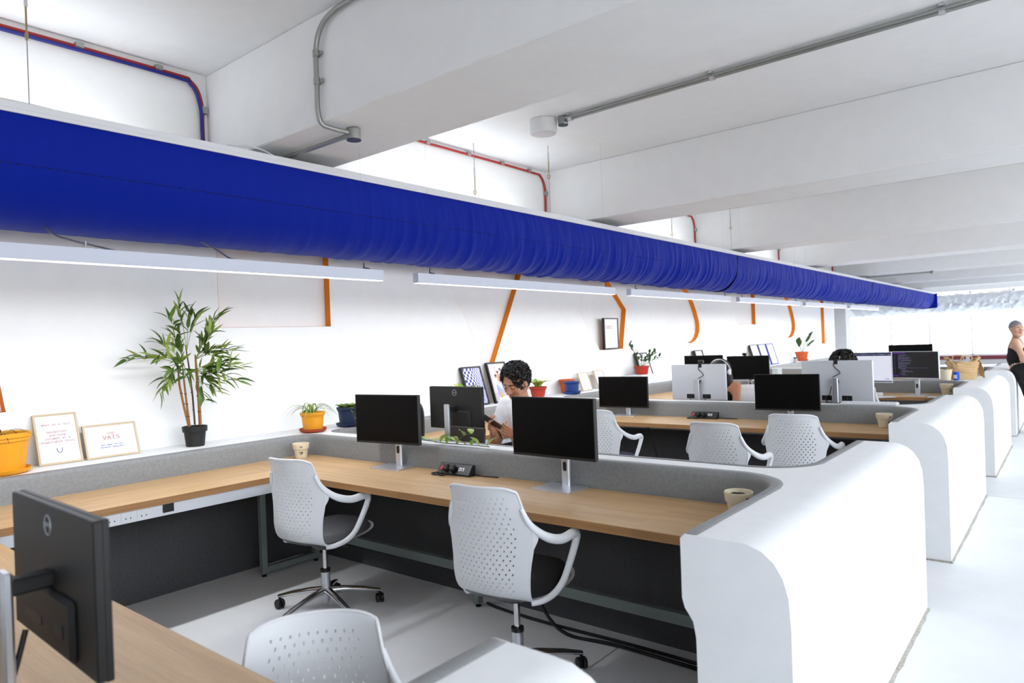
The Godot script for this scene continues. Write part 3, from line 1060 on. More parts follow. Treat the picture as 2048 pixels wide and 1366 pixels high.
func desks(b: int) -> void:
	var z0 := zc(b) - 0.118
	var z1 := zc(b + 1) + 0.118
	var place: String = ["in the nearest bay", "in the second bay, by the woman in white", "in the third bay", "in the fourth bay"][b] if b < 4 else ["in the fifth bay", "in the sixth bay", "in the seventh bay", "in the eighth bay"][b - 4]
	for sd in ([0, 1] if b < 4 else [0]):
		var zb: float = z0 if sd == 0 else z1
		var f: float = -1.0 if sd == 0 else 1.0
		var d := 0.77 if (b == 0 and sd == 0) else 0.575
		var t := thing("desk", "long oak desk %s, %s" % [place, "against its near partition" if sd == 0 else "against its far partition"], "desk", Vector3.ZERO, 0.0, "built-in oak desks")
		GR = Vector3.RIGHT
		var st := S()
		box(st, Vector3(-2.772, DESK - 0.019, zb + f * d / 2), Vector3(3.53, 0.038, d), 0.001)
		var tp := obj("desk_top", st, M.oak, t)
		st = S()
		box(st, Vector3(-2.772, DESK - 0.0195, zb + f * (d + 0.0005)), Vector3(3.53, 0.0365, 0.002))
		obj("edge_band", st, M.oak_edge, tp)
		st = S()
		box(st, Vector3(-2.75, 0.214, zb + f * 0.09), Vector3(3.44, 0.055, 0.04), 0.002)
		obj("rail", st, M.steel, t)
		st = S()
		box(st, Vector3(-2.75, 0.69, zb + f * 0.09), Vector3(3.44, 0.04, 0.04), 0.002)
		obj("rail", st, M.steel, t)
		for q in [[-4.34, true], [-2.745, false], [-1.12, true]]:
			for e in ([0.09, 0.505] if q[1] else [0.09]):
				st = S()
				box(st, Vector3(q[0], 0.365, zb + f * e), Vector3(0.04, 0.69, 0.04), 0.002)
				var lg := obj("leg", st, M.steel, t)
				st = S()
				lathe(st, [Vector2(0.016, 0.0), Vector2(0.017, 0.008), Vector2(0.006, 0.012), Vector2(0.006, 0.022)], 12, Transform3D(Basis(), Vector3(q[0], 0.0, zb + f * e)))
				obj("foot", st, M.black, lg)
			if q[1]:
				st = S()
				box(st, Vector3(q[0], 0.045, zb + f * 0.297), Vector3(0.04, 0.04, 0.376), 0.002)
				obj("foot_rail", st, M.steel, t)
	# side desk along the wall
	var d0 := 0.77 if b == 0 else 0.575
	var s0 := z0 - d0 - 0.002
	var s1 := (z1 + 0.575 + 0.002) if b < 4 else -16.6
	var t := thing("side_desk", "oak side desk along the wall ledge %s" % place, "desk", Vector3.ZERO, 0.0, "oak side desks along the wall")
	GR = Vector3.BACK
	var st := S()
	box(st, Vector3(-4.226, DESK - 0.019, (s0 + s1) / 2), Vector3(0.62, 0.038, s0 - s1), 0.001)
	var tp := obj("desk_top", st, M.oak, t)
	st = S()
	box(st, Vector3(-3.9155, DESK - 0.0195, (s0 + s1) / 2), Vector3(0.002, 0.0365, s0 - s1))
	obj("edge_band", st, M.oak_edge, tp)
	GR = Vector3.RIGHT
	st = S()
	box(st, Vector3(-3.955, 0.678, (s0 + s1) / 2), Vector3(0.045, 0.064, s0 - s1), 0.003)
	var tk := obj("trunking", st, M.white_metal, t)
	for z in [s1 + 1.02, s1 + 0.94, s1 + 0.86]:
		st = S()
		box(st, Vector3(-3.9315, 0.678, z), Vector3(0.003, 0.055, 0.07), 0.001)
		var fc := obj("socket", st, M.white_plastic, tk)
		st = S()
		for q in [-0.012, 0.012]: box(st, Vector3(-3.9298, 0.672, z + q), Vector3(0.002, 0.007, 0.005))
		obj("pin_hole", st, M.black, fc)
	st = S()
	box(st, Vector3(-3.930, 0.685, s1 + 0.73), Vector3(0.006, 0.045, 0.06), 0.001)
	obj("data_socket", st, M.black, tk)

# ---------------------------------------------------------------- chairs
func back_pt(u: float, v: float) -> Vector3:
	# centre line of the shell (y, z) and its half width, bottom to top
	var ys := [0.432, 0.445, 0.475, 0.53, 0.60, 0.67, 0.74, 0.82, 0.90, 0.935]
	var zs := [0.10, 0.165, 0.215, 0.245, 0.243, 0.236, 0.238, 0.252, 0.278, 0.294]
	var ws := [0.160, 0.172, 0.182, 0.188, 0.193, 0.204, 0.209, 0.182, 0.168, 0.163]
	var t := clampf(v, 0, 1) * 9.0
	var i := mini(int(t), 8)
	var f := t - i
	var g := func(a: Array) -> float: return cubic_interpolate(a[i], a[i + 1], a[maxi(i - 1, 0)], a[mini(i + 2, 9)], f)
	var y: float = g.call(ys)
	var z: float = g.call(zs)
	var w: float = g.call(ws)
	# rounded upper corners
	var drop := 0.0
	if v > 0.9: drop = 0.018 * pow(absf(u), 6.0) * (v - 0.9) / 0.1
	return Vector3(u * w, y - drop, z - 0.055 * u * u * clampf(v * 3.0, 0.3, 1.0))

func chair_shell() -> SurfaceTool:
	var st := S()
	var nu := 28
	var nv := 34
	var th := 0.0045
	var off := func(u: float, v: float, s: float) -> Vector3:
		var p := back_pt(u, v)
		var du := back_pt(u + 0.01, v) - back_pt(u - 0.01, v)
		var dv := back_pt(u, minf(v + 0.01, 1)) - back_pt(u, maxf(v - 0.01, 0))
		return p + du.cross(dv).normalized() * s * th
	for i in nu:
		for j in nv:
			var u0 := -1.0 + 2.0 * i / nu
			var u1 := -1.0 + 2.0 * (i + 1) / nu
			var v0 := float(j) / nv
			var v1 := float(j + 1) / nv
			var hole := (i + j) % 2 == 0 and i >= 4 and i < nu - 4 and j >= 8 and j < nv - 4
			for s in [-1.0, 1.0]:
				st.set_smooth_group(6 if s > 0 else 7)
				var q := [off.call(u0, v0, s), off.call(u1, v0, s), off.call(u1, v1, s), off.call(u0, v1, s)]
				if not hole:
					if s > 0:
						tri_s(st, q[0], q[2], q[1], Vector2(), Vector2(), Vector2()); tri_s(st, q[0], q[3], q[2], Vector2(), Vector2(), Vector2())
					else:
						tri_s(st, q[0], q[1], q[2], Vector2(), Vector2(), Vector2()); tri_s(st, q[0], q[2], q[3], Vector2(), Vector2(), Vector2())
				else:
					var r := [off.call(lerpf(u0, u1, .29), lerpf(v0, v1, .29), s), off.call(lerpf(u0, u1, .71), lerpf(v0, v1, .29), s), off.call(lerpf(u0, u1, .71), lerpf(v0, v1, .71), s), off.call(lerpf(u0, u1, .29), lerpf(v0, v1, .71), s)]
					for k in 4:
						var k2 := (k + 1) % 4
						if s > 0:
							tri_s(st, q[k], r[k2], q[k2], Vector2(), Vector2(), Vector2()); tri_s(st, q[k], r[k], r[k2], Vector2(), Vector2(), Vector2())
						else:
							tri_s(st, q[k], q[k2], r[k2], Vector2(), Vector2(), Vector2()); tri_s(st, q[k], r[k2], r[k], Vector2(), Vector2(), Vector2())
			if hole:
				st.set_smooth_group(-1)
				var uv := [[.29, .29], [.71, .29], [.71, .71], [.29, .71]]
				var mid: Vector3 = back_pt((u0 + u1) / 2, (v0 + v1) / 2)
				for k in 4:
					var a: Array = uv[k]
					var c: Array = uv[(k + 1) % 4]
					var p0: Vector3 = off.call(lerpf(u0, u1, a[0]), lerpf(v0, v1, a[1]), -1.0)
					var p1: Vector3 = off.call(lerpf(u0, u1, c[0]), lerpf(v0, v1, c[1]), -1.0)
					var p2: Vector3 = off.call(lerpf(u0, u1, c[0]), lerpf(v0, v1, c[1]), 1.0)
					var p3: Vector3 = off.call(lerpf(u0, u1, a[0]), lerpf(v0, v1, a[1]), 1.0)
					poly(st, [p0, p1, p2, p3], mid - (p0 + p1) * 0.5)
	# rounded rim
	var rim := []
	for i in 21: rim.append(back_pt(-1.0, 0.02 + 0.98 * i / 20.0))
	for i in range(1, 20): rim.append(back_pt(-1.0 + 2.0 * i / 20.0, 1.0))
	for i in 21: rim.append(back_pt(1.0, 1.0 - 0.98 * i / 20.0))
	tube(st, rim, 0.0062, 8)
	return st

var chair0: Node3D

func make_chair() -> Node3D:
	var t := thing("office_chair", "x", "chair", Vector3.ZERO, 0.0, "white perforated office chairs")
	obj("backrest", chair_shell(), M.white_plastic, t)
	for s in [-1.0, 1.0]:
		var st := S()
		var path := curve([Vector3(s * .177, .845, .212), Vector3(s * .203, .775, .188), Vector3(s * .240, .715, .125), Vector3(s * .258, .684, .03), Vector3(s * .266, .686, -.065), Vector3(s * .266, .672, -.098), Vector3(s * .260, .636, -.094), Vector3(s * .250, .560, -.055), Vector3(s * .238, .490, -.01), Vector3(s * .222, .452, .045), Vector3(s * .20, .437, .105), Vector3(s * .165, .432, .14)], 5)
		var rr := []
		for i in path.size():
			var f := float(i) / (path.size() - 1)
			rr.append(lerpf(0.010, 0.021, clampf(f * 5.0, 0, 1)) if f < 0.5 else lerpf(0.021, 0.016, (f - 0.5) * 2.0))
		tube(st, path, rr, 12, true, 0.8)
		# the shell sweeps out into the arm
		for side in 2:
			var web := func(u: float, v: float) -> Vector3:
				var a := back_pt(s, lerpf(0.83, 0.50, u))
				var b: Vector3 = path[int(round(lerpf(0.0, 17.0, u)))]
				var m := a.lerp(b, v * (1.0 - smoothstep(0.12, 0.92, u)))
				return m + Vector3(s * (0.004 if side == 0 else -0.004), 0, 0.003 if side == 0 else -0.003)
			sheet(st, 17, 6, web, (s > 0) == (side == 0), 4 + side)
		obj("armrest", st, M.white_plastic, t)
	var st := S()
	# seat tray: a shallow dish that runs out to a thin front lip
	var dish := func(u: float, v: float) -> Vector3:
		var a := u * TAU
		var c := cos(a)
		var sn := sin(a)
		var ex := signf(c) * pow(absf(c), 0.72) * 0.222
		var ez := signf(sn) * pow(absf(sn), 0.72) * (0.235 if sn > 0 else 0.262)
		var k := v
		var y := lerpf(0.415, 0.447, pow(k, 2.0)) + (0.022 * k * maxf(0, -sn))
		return Vector3(ex * k, y, ez * k - 0.03)
	sheet(st, 40, 8, dish, true)
	var lid := func(u: float, v: float) -> Vector3:
		var p: Vector3 = dish.call(u, v)
		return Vector3(p.x, p.y + 0.006, p.z)
	sheet(st, 40, 8, lid, false, 2)
	obj("seat_tray", st, M.white_plastic, t)
	st = S()
	var cush := func(u: float, v: float) -> Vector3:
		var p: Vector3 = dish.call(u, v * 0.93)
		var y: float = 0.452 + (0.022 * v * maxf(0, -sin(u * TAU))) + 0.052 * sqrt(maxf(0, 1.0 - pow(v, 5.0)))
		return Vector3(p.x, y, p.z)
	sheet(st, 40, 12, cush)
	obj("seat_cushion", st, M.cushion, t)
	st = S()
	lathe(st, [Vector2(0, .372), Vector2(.045, .372), Vector2(.07, .39), Vector2(.11, .416), Vector2(0, .416)], 20)
	box(st, Vector3(.10, .395, -.02), Vector3(.14, .012, .02), .004)
	obj("mechanism", st, M.black, t)
	st = S()
	lathe(st, [Vector2(.0142, .10), Vector2(.0142, .385)], 18)
	obj("gas_lift", st, M.chrome, t)
	st = S()
	lathe(st, [Vector2(0, .05), Vector2(.012, .05), Vector2(.024, .085), Vector2(.026, .10), Vector2(.0265, .235), Vector2(.0, .235)], 20)
	obj("lift_sleeve", st, M.alu, t)
	st = S()
	lathe(st, [Vector2(.0, .235), Vector2(.029, .235), Vector2(.029, .252), Vector2(.0145, .254)], 20)
	obj("collar", st, M.black, t)
	for i in 5:
		var a := TAU * i / 5.0 + 0.33
		var d := Vector3(cos(a), 0, sin(a))
		st = S()
		tube(st, [d * .012 + Vector3(0, .128, 0), d * .10 + Vector3(0, .120, 0), d * .22 + Vector3(0, .098, 0), d * .315 + Vector3(0, .074, 0)], [.026, .022, .018, .013], 10, true, 0.75)
		var lg := obj("leg", st, M.chrome, t)
		st = S()
		var w := Basis(Vector3.UP, -a + 0.7 + i) 
		for s in [-1.0, 1.0]:
			lathe(st, [Vector2(0, -.009), Vector2(.024, -.009), Vector2(.028, -.004), Vector2(.028, .004), Vector2(.024, .009), Vector2(0, .009)], 18, Transform3D(w * Basis(Vector3.RIGHT, PI / 2), d * .31 + Vector3(0, .0285, 0) + w * Vector3(0, 0, s * .013)))
		tube(st, [d * .31 + Vector3(0, .028, 0), d * .31 + Vector3(0, .078, 0)], .007, 8)
		obj("caster", st, M.black, lg)
	return t

func place_chair(x: float, z: float, turn_deg: float, label: String, drop := 0.0, cush: Material = null) -> void:
	var c: Node3D
	if chair0 == null:
		chair0 = make_chair()
		c = chair0
		c.position = Vector3(x, 0, z); c.rotation.y = deg_to_rad(turn_deg)
		c.set_meta("label", label)
	else:
		c = dup(chair0, "office_chair", Vector3(x, 0, z), deg_to_rad(turn_deg), label)
	if cush or drop:
		for k in c.get_children():
			if cush and k.name == "seat_cushion": k.material_override = cush
			if drop and (k.name.begins_with("back") or k.name.begins_with("arm") or k.name.begins_with("seat") or k.name.begins_with("mech") or k.name.begins_with("gas")): k.position.y = -drop

func chairs() -> void:
	place_chair(-3.44, -2.40, 8, "white perforated chair with grey cushion turned side-on, its whole star base in view")
	place_chair(-1.98, -2.38, 7, "white perforated chair with black seat, its back to the camera at the near desk", 0.0, M.cushion_black)
	place_chair(-1.43, -0.94, -128, "white chair at the bottom edge, only its pale perforated back top showing", 0.14)
	place_chair(-3.20, -5.20, 3, "white chair with navy seat, its armrest showing right of the dark monitor", 0.0, M.cushion_navy)
	place_chair(-1.93, -4.72, 0, "lower white chair at the second partition, left of its taller twin", 0.0, M.cushion_black)
	place_chair(-1.62, -5.36, 4, "taller white chair right of its twin, facing the second desk", 0.0, M.cushion_black)
	place_chair(-2.95, -7.66, 176, "white chair behind the person with the white headphones", 0.0, M.cushion_black)

# ---------------------------------------------------------------- monitors
func code_image() -> ImageTexture:
	var im := Image.create(384, 224, false, Image.FORMAT_RGB8)
	im.fill(Color(0.035, 0.03, 0.045))
	var r := RandomNumberGenerator.new()
	r.seed = 7
	im.fill_rect(Rect2i(14, 6, 110, 7), Color(0.42, 0.10, 0.72))
	im.fill_rect(Rect2i(6, 204, 56, 9), Color(0.42, 0.10, 0.72))
	for i in 26:
		im.fill_rect(Rect2i(10 + r.randi() % 8, 20 + i * 7, 6 + r.randi() % 10, 2), Color(0.20, 0.20, 0.30))
		im.fill_rect(Rect2i(36, 20 + i * 7, 5, 3), Color(0.38, 0.40, 0.55))
	for i in 15:
		im.fill_rect(Rect2i(66, 28 + i * 8, 3 + r.randi() % 20, 6), Color(0.30, 0.30, 0.45))
	for i in 23:
		var x := 70 + (r.randi() % 4) * 8
		var w := 20 + r.randi() % 80
		if i == 14: w = 240
		im.fill_rect(Rect2i(x, 26 + i * 8, w, 2), Color(0.42, 0.40, 0.60) if i % 3 else Color(0.62, 0.60, 0.72))
	for i in 10: im.fill_rect(Rect2i(270 + i * 10, 8, 4, 3), Color(0.4, 0.4, 0.5))
	return ImageTexture.create_from_image(im)

func doc_image() -> ImageTexture:
	var im := Image.create(384, 224, false, Image.FORMAT_RGB8)
	im.fill(Color(0.93, 0.94, 1.0))
	im.fill_rect(Rect2i(0, 0, 384, 24), Color(0.07, 0.09, 0.26))
	var r := RandomNumberGenerator.new()
	r.seed = 9
	for i in 34: im.fill_rect(Rect2i(12 + i * 11, 9 + r.randi() % 4, 3 + r.randi() % 5, 5), Color(0.75, 0.80, 0.95))
	im.fill_rect(Rect2i(335, 200, 34, 5), Color(0.55, 0.52, 0.85))
	im.fill_rect(Rect2i(0, 217, 384, 7), Color(0.10, 0.11, 0.24))
	return ImageTexture.create_from_image(im)

func monitor(label: String, x: float, z: float, turn_deg: float, yc: float, look := "black", W := 0.54, H := 0.315, tex: Texture2D = null) -> Node3D:
	var t := thing("monitor", label, "monitor", Vector3(x, DESK, z), deg_to_rad(turn_deg), "computer monitors on the desks")
	var c := yc - DESK
	var case: Material = M.casing if look == "black" else M.silver
	var st := S()
	box(st, Vector3(0, c, 0), Vector3(W, H, 0.014), 0.002)
	var ps := [[0.0, -0.007], [0.012, -0.018], [0.05, -0.03]]
	box(st, Vector3(0, c, -0.012), Vector3(W * 0.996, H * 0.992, 0.022), 0.003)
	if look == "black": box(st, Vector3(0, c - H * 0.26, -0.026), Vector3(W * 0.60, H * 0.40, 0.02), 0.009)
	obj("casing", st, case, t)
	st = S()
	box(st, Vector3(0, c + 0.004, 0.0068), Vector3(W - 0.010, H - 0.020, 0.0016))
	var face: Material = M.screen
	if tex:
		var g := glow(Color(1, 1, 1), 0.9)
		g.albedo_color = Color(0.02, 0.02, 0.02)
		g.emission_texture = tex
		g.emission_operator = BaseMaterial3D.EMISSION_OP_MULTIPLY
		face = g
		st = S()
		var a := Vector3(-W / 2 + .005, c - H / 2 + .014, .0078)
		var b := Vector3(W / 2 - .005, c + H / 2 - .006, .0078)
		tri_s(st, Vector3(a.x, a.y, a.z), Vector3(b.x, b.y, a.z), Vector3(b.x, a.y, a.z), Vector2(0, 1), Vector2(1, 0), Vector2(1, 1))
		tri_s(st, Vector3(a.x, a.y, a.z), Vector3(a.x, b.y, a.z), Vector3(b.x, b.y, a.z), Vector2(0, 1), Vector2(0, 0), Vector2(1, 0))
	obj("screen", st, face, t)
	if tex:
		var l := AreaLight3D.new()
		l.area_size = Vector2(W - .02, H - .03)
		l.area_normalize_energy = true
		l.light_energy = 0.02 if look == "code" else 0.06
		l.area_range = 4.0
		l.shadow_enabled = true
		l.position = Vector3(0, c, 0.012)
		l.rotation_degrees = Vector3(0, 180, 0)
		l.name = "light"
		t.add_child(l)
	st = S()
	var top := c + 0.035
	var zs := -0.105 if look == "black" else -0.06
	box(st, Vector3(0, top / 2, zs), Vector3(0.052, top, 0.022), 0.006)
	var col := obj("stand", st, M.alu, t)
	st = S()
	box(st, Vector3(0, c - 0.0, zs / 2 - 0.01), Vector3(0.045, 0.035, -zs), 0.006)
	obj("stand_arm", st, M.black_soft, t)
	st = S()
	prism(st, rounded(0.022, 0.05, 0.010), zs + 0.0112, zs + 0.0122, Transform3D(Basis(), Vector3(0, 0.11, 0.0)))
	obj("cable_slot", st, M.black, col)
	st = S()
	prism(st, rounded(0.245, 0.185, 0.012), 0.0, 0.009, Transform3D(Basis(Vector3(1, 0, 0), Vector3(0, 0, 1), Vector3(0, 1, 0)), Vector3(0, 0, -0.045)))
	obj("base", st, M.alu, t)
	if look == "black":
		st = S()
		var cc := Vector3(0, c + H * 0.36, -0.0235)
		tube(st, ring_pts(cc, 0.021, Basis(), 28), 0.0022, 6)
		var lg := obj("logo", st, M.logo, t)
		letter("DELL", 0.013, 0.001, M.logo, Transform3D(Basis(Vector3.UP, PI), cc), lg)
		st = S()
		box(st, Vector3(-W * 0.18, c - H * 0.28, -0.0362), Vector3(0.05, 0.03, 0.003), 0.001)
		obj("ports", st, M.black, t)
		st = S()
		box(st, Vector3(W * 0.14, c - H * 0.30, -0.0362), Vector3(0.12, 0.02, 0.003), 0.001)
		obj("ports", st, M.black, t)
	elif look != "code":
		for s in [-1, 1]:
			st = S()
			box(st, Vector3(s * 0.085, c - H * 0.40, -0.0225), Vector3(0.085, 0.045, 0.003), 0.001)
			obj("port_bay", st, M.black, t)
			st = S()
			tube(st, curve([Vector3(s * 0.09, c - H * .36, -0.026), Vector3(s * .085, c - H * .45, -0.045), Vector3(s * .06, c - H * .55, -0.06), Vector3(s * .03, .03, -.10)]), 0.004, 6)
			obj("cable", st, M.cable, t)
	return t

func webcam(label: String, x: float, y: float, z: float, turn_deg: float, cord: bool) -> void:
	var t := thing("webcam", label, "webcam", Vector3(x, y, z), deg_to_rad(turn_deg))
	var st := S()
	tube(st, [Vector3(-.028, .022, 0), Vector3(.028, .022, 0)], .016, 14)
	obj("body", st, M.black, t)
	st = S()
	lathe(st, [Vector2(0, .0), Vector2(.011, .0), Vector2(.012, .006), Vector2(.0, .004)], 14, Transform3D(Basis(Vector3.RIGHT, PI / 2), Vector3(0, .022, .014)))
	obj("lens", st, M.screen, t)
	st = S()
	box(st, Vector3(0, -.012, -.026), Vector3(.036, .05, .008), .003)
	box(st, Vector3(0, .004, -.010), Vector3(.036, .008, .036), .002)
	obj("clip", st, M.black_soft, t)
	if cord:
		st = S()
		tube(st, curve([Vector3(.0, .01, -.03), Vector3(.015, -.05, -.034), Vector3(-.035, -.11, -.034), Vector3(.02, -.15, -.045), Vector3(.03, -.20, -.05), Vector3(-.02, -.16, -.055), Vector3(.03, -.23, -.06), Vector3(.05, -.30, -.06), Vector3(.09, -.33, -.05)]), 0.0035, 6)
		obj("cord", st, M.cable, t)

func monitors() -> void:
	M.silver = mat(Color(0.80, 0.81, 0.83), 0.4, 0.25)
	monitor("dark monitor standing left on the near desk, beside the corner", -3.44, -2.905, 6.4, 1.069)
	monitor("dark monitor standing right on the near desk, before the woman in white", -2.125, -2.90, -2.0, 1.077)
	monitor("black monitor seen from behind, its round badge above, facing the woman in white", -3.57, -3.69, 179.0, 1.064)
	monitor("blurred black monitor seen from behind at the lower left edge", -1.74, -0.535, 178.7, 1.053)
	monitor("dark monitor standing left on the second desk, below the potted plant", -3.56, -6.09, 4.4, 0.99)
	monitor("dark monitor standing right on the second desk, over the taller chair", -1.95, -6.10, 3.0, 1.01)
	monitor("silver-backed monitor with a webcam, left of the two", -2.98, -6.62, 181.0, 1.06, "white", 0.575, 0.36)
	monitor("silver-backed monitor with coiled webcam cord, right of the two", -1.66, -6.58, 177.0, 1.075, "white", 0.60, 0.37)
	monitor("dark monitor mostly hidden behind the left silver-backed monitor", -4.02, -9.10, 6.0, 1.10)
	monitor("dark monitor with a small webcam on top, on the third desk", -3.36, -9.0, 8.0, 1.085)
	monitor("monitor with a lit white page behind the curly-haired person", -1.96, -9.02, -8.0, 1.075, "white", 0.60, 0.36, doc_image())
	monitor("monitor showing dark code lines with purple bars", -1.44, -8.98, -18.0, 1.10, "code", 0.54, 0.315, code_image())
	monitor("large black monitor behind the one showing code", -2.0, -12.2, -4.0, 1.09, "black", 0.61, 0.36)
	webcam("black webcam clipped on the left silver-backed monitor", -2.955, 1.243, -6.625, 181, true)
	webcam("black webcam with coiled cord on the right silver-backed monitor", -1.66, 1.263, -6.585, 177, true)
	webcam("small black webcam on the dark monitor of the third desk", -3.40, 1.245, -9.0, 8, false)
	webcam("small black webcam on the monitor with the white page", -2.12, 1.258, -9.0, -8, false)

# ---------------------------------------------------------------- things on the desks
func cream_pot(label: String, x: float, y: float, z: float, k := 1.0) -> void:
	var t := thing("planter_cup", label, "pot", Vector3(x, y, z), 0.0, "small cream pots in the desk corners")
	var st := S()
	lathe(st, [Vector2(0, 0), Vector2(.038, 0), Vector2(.041, .004), Vector2(.050, .066), Vector2(.056, .068), Vector2(.060, .105), Vector2(.058, .108), Vector2(.054, .106), Vector2(.050, .088), Vector2(0, .088)].map(func(p): return p * k), 32)
	obj("pot", st, M.cream, t)
	st = S()
	var nz := FastNoiseLite.new()
	nz.frequency = 60.0
	var f := func(u: float, v: float) -> Vector3:
		var a := u * TAU
		return Vector3(cos(a) * v * .051, .091 + nz.get_noise_2d(cos(a) * v, sin(a) * v) * .008 + .004 * (1 - v), sin(a) * v * .051) * k
	sheet(st, 24, 8, f, true)
	obj("soil", st, M.soil, t)
	# small printed marks on the side that faces the aisle
	for q in [[.086, .56, .016, .006], [.045, .60, .022, .005], [.034, .58, .015, .005], [.042, .40, .009, .009]]:
		st = S()
		var a: float = q[1]
		var r: float = (.0592 if q[0] > .07 else lerpf(.0415, .0500, q[0] / .066)) * k
		var d := Vector3(cos(a), 0, sin(a))
		box(st, d * (r + .0006) + Vector3(0, q[0] * k, 0), Vector3(.0012, q[3] * k, q[2] * k), 0.0, Basis(Vector3.UP, -a))
		obj("mark", st, M.print, t)

func power_strip(label: String, x: float, z: float) -> void:
	var t := thing("power_strip", label, "power strip", Vector3(x, DESK, z), 0.04, "black desk power strips")
	var st := S()
	var pg := PackedVector2Array([Vector2(-.03, 0), Vector2(.034, 0), Vector2(.034, .012), Vector2(-.004, .062), Vector2(-.03, .062)])
	prism(st, pg, -.125, .125, Transform3D(Basis(Vector3(0, 0, 1), Vector3(0, 1, 0), Vector3(1, 0, 0)), Vector3.ZERO))
	obj("body", st, M.black, t)
	var tilt := Basis(Vector3.RIGHT, -0.65)
	var face := Vector3(0, .038, .0165)
	st = S()
	box(st, face + Vector3(-.10, 0, .001), Vector3(.018, .03, .008), .002, tilt)
	obj("switch", st, M.red, t)
	for q in [-.055, -.005]:
		st = S()
		box(st, face + Vector3(q, .006, .012), Vector3(.040, .044, .030), .008, tilt)
		var pl := obj("plug", st, M.black_soft, t)
		st = S()
		tube(st, curve([face + Vector3(q, -.008, .03), face + Vector3(q - .02, -.028, .06), Vector3(q - .06, .006, .075), Vector3(q - .10, .005, .05), Vector3(-.15, .005, .02), Vector3(-.14, .006, -.015), Vector3(-.06, .006, -.035)]), .0042, 6)
		obj("cord", st, M.cable, pl)
	for q in [.045, .068]:
		st = S()
		box(st, face + Vector3(q, 0, .0), Vector3(.017, .022, .004), .001, tilt)
		var u := obj("charging_port", st, M.white_plastic, t)
		st = S()
		box(st, face + Vector3(q, 0, .0022), Vector3(.007, .013, .002), 0.0, tilt)
		obj("port_slot", st, M.black, u)
	st = S()
	tube(st, curve([Vector3(.125, .01, -.01), Vector3(.19, .005, -.02), Vector3(.30, .005, -.025)]), .0045, 6)
	obj("mains_cord", st, M.cable, t)

func loose_cable(label: String, pts: Array, r := .006) -> void:
	var st := S()
	tube(st, curve(pts), r, 7)
	tag(obj("floor_cable", st, M.cable), label, "cable")

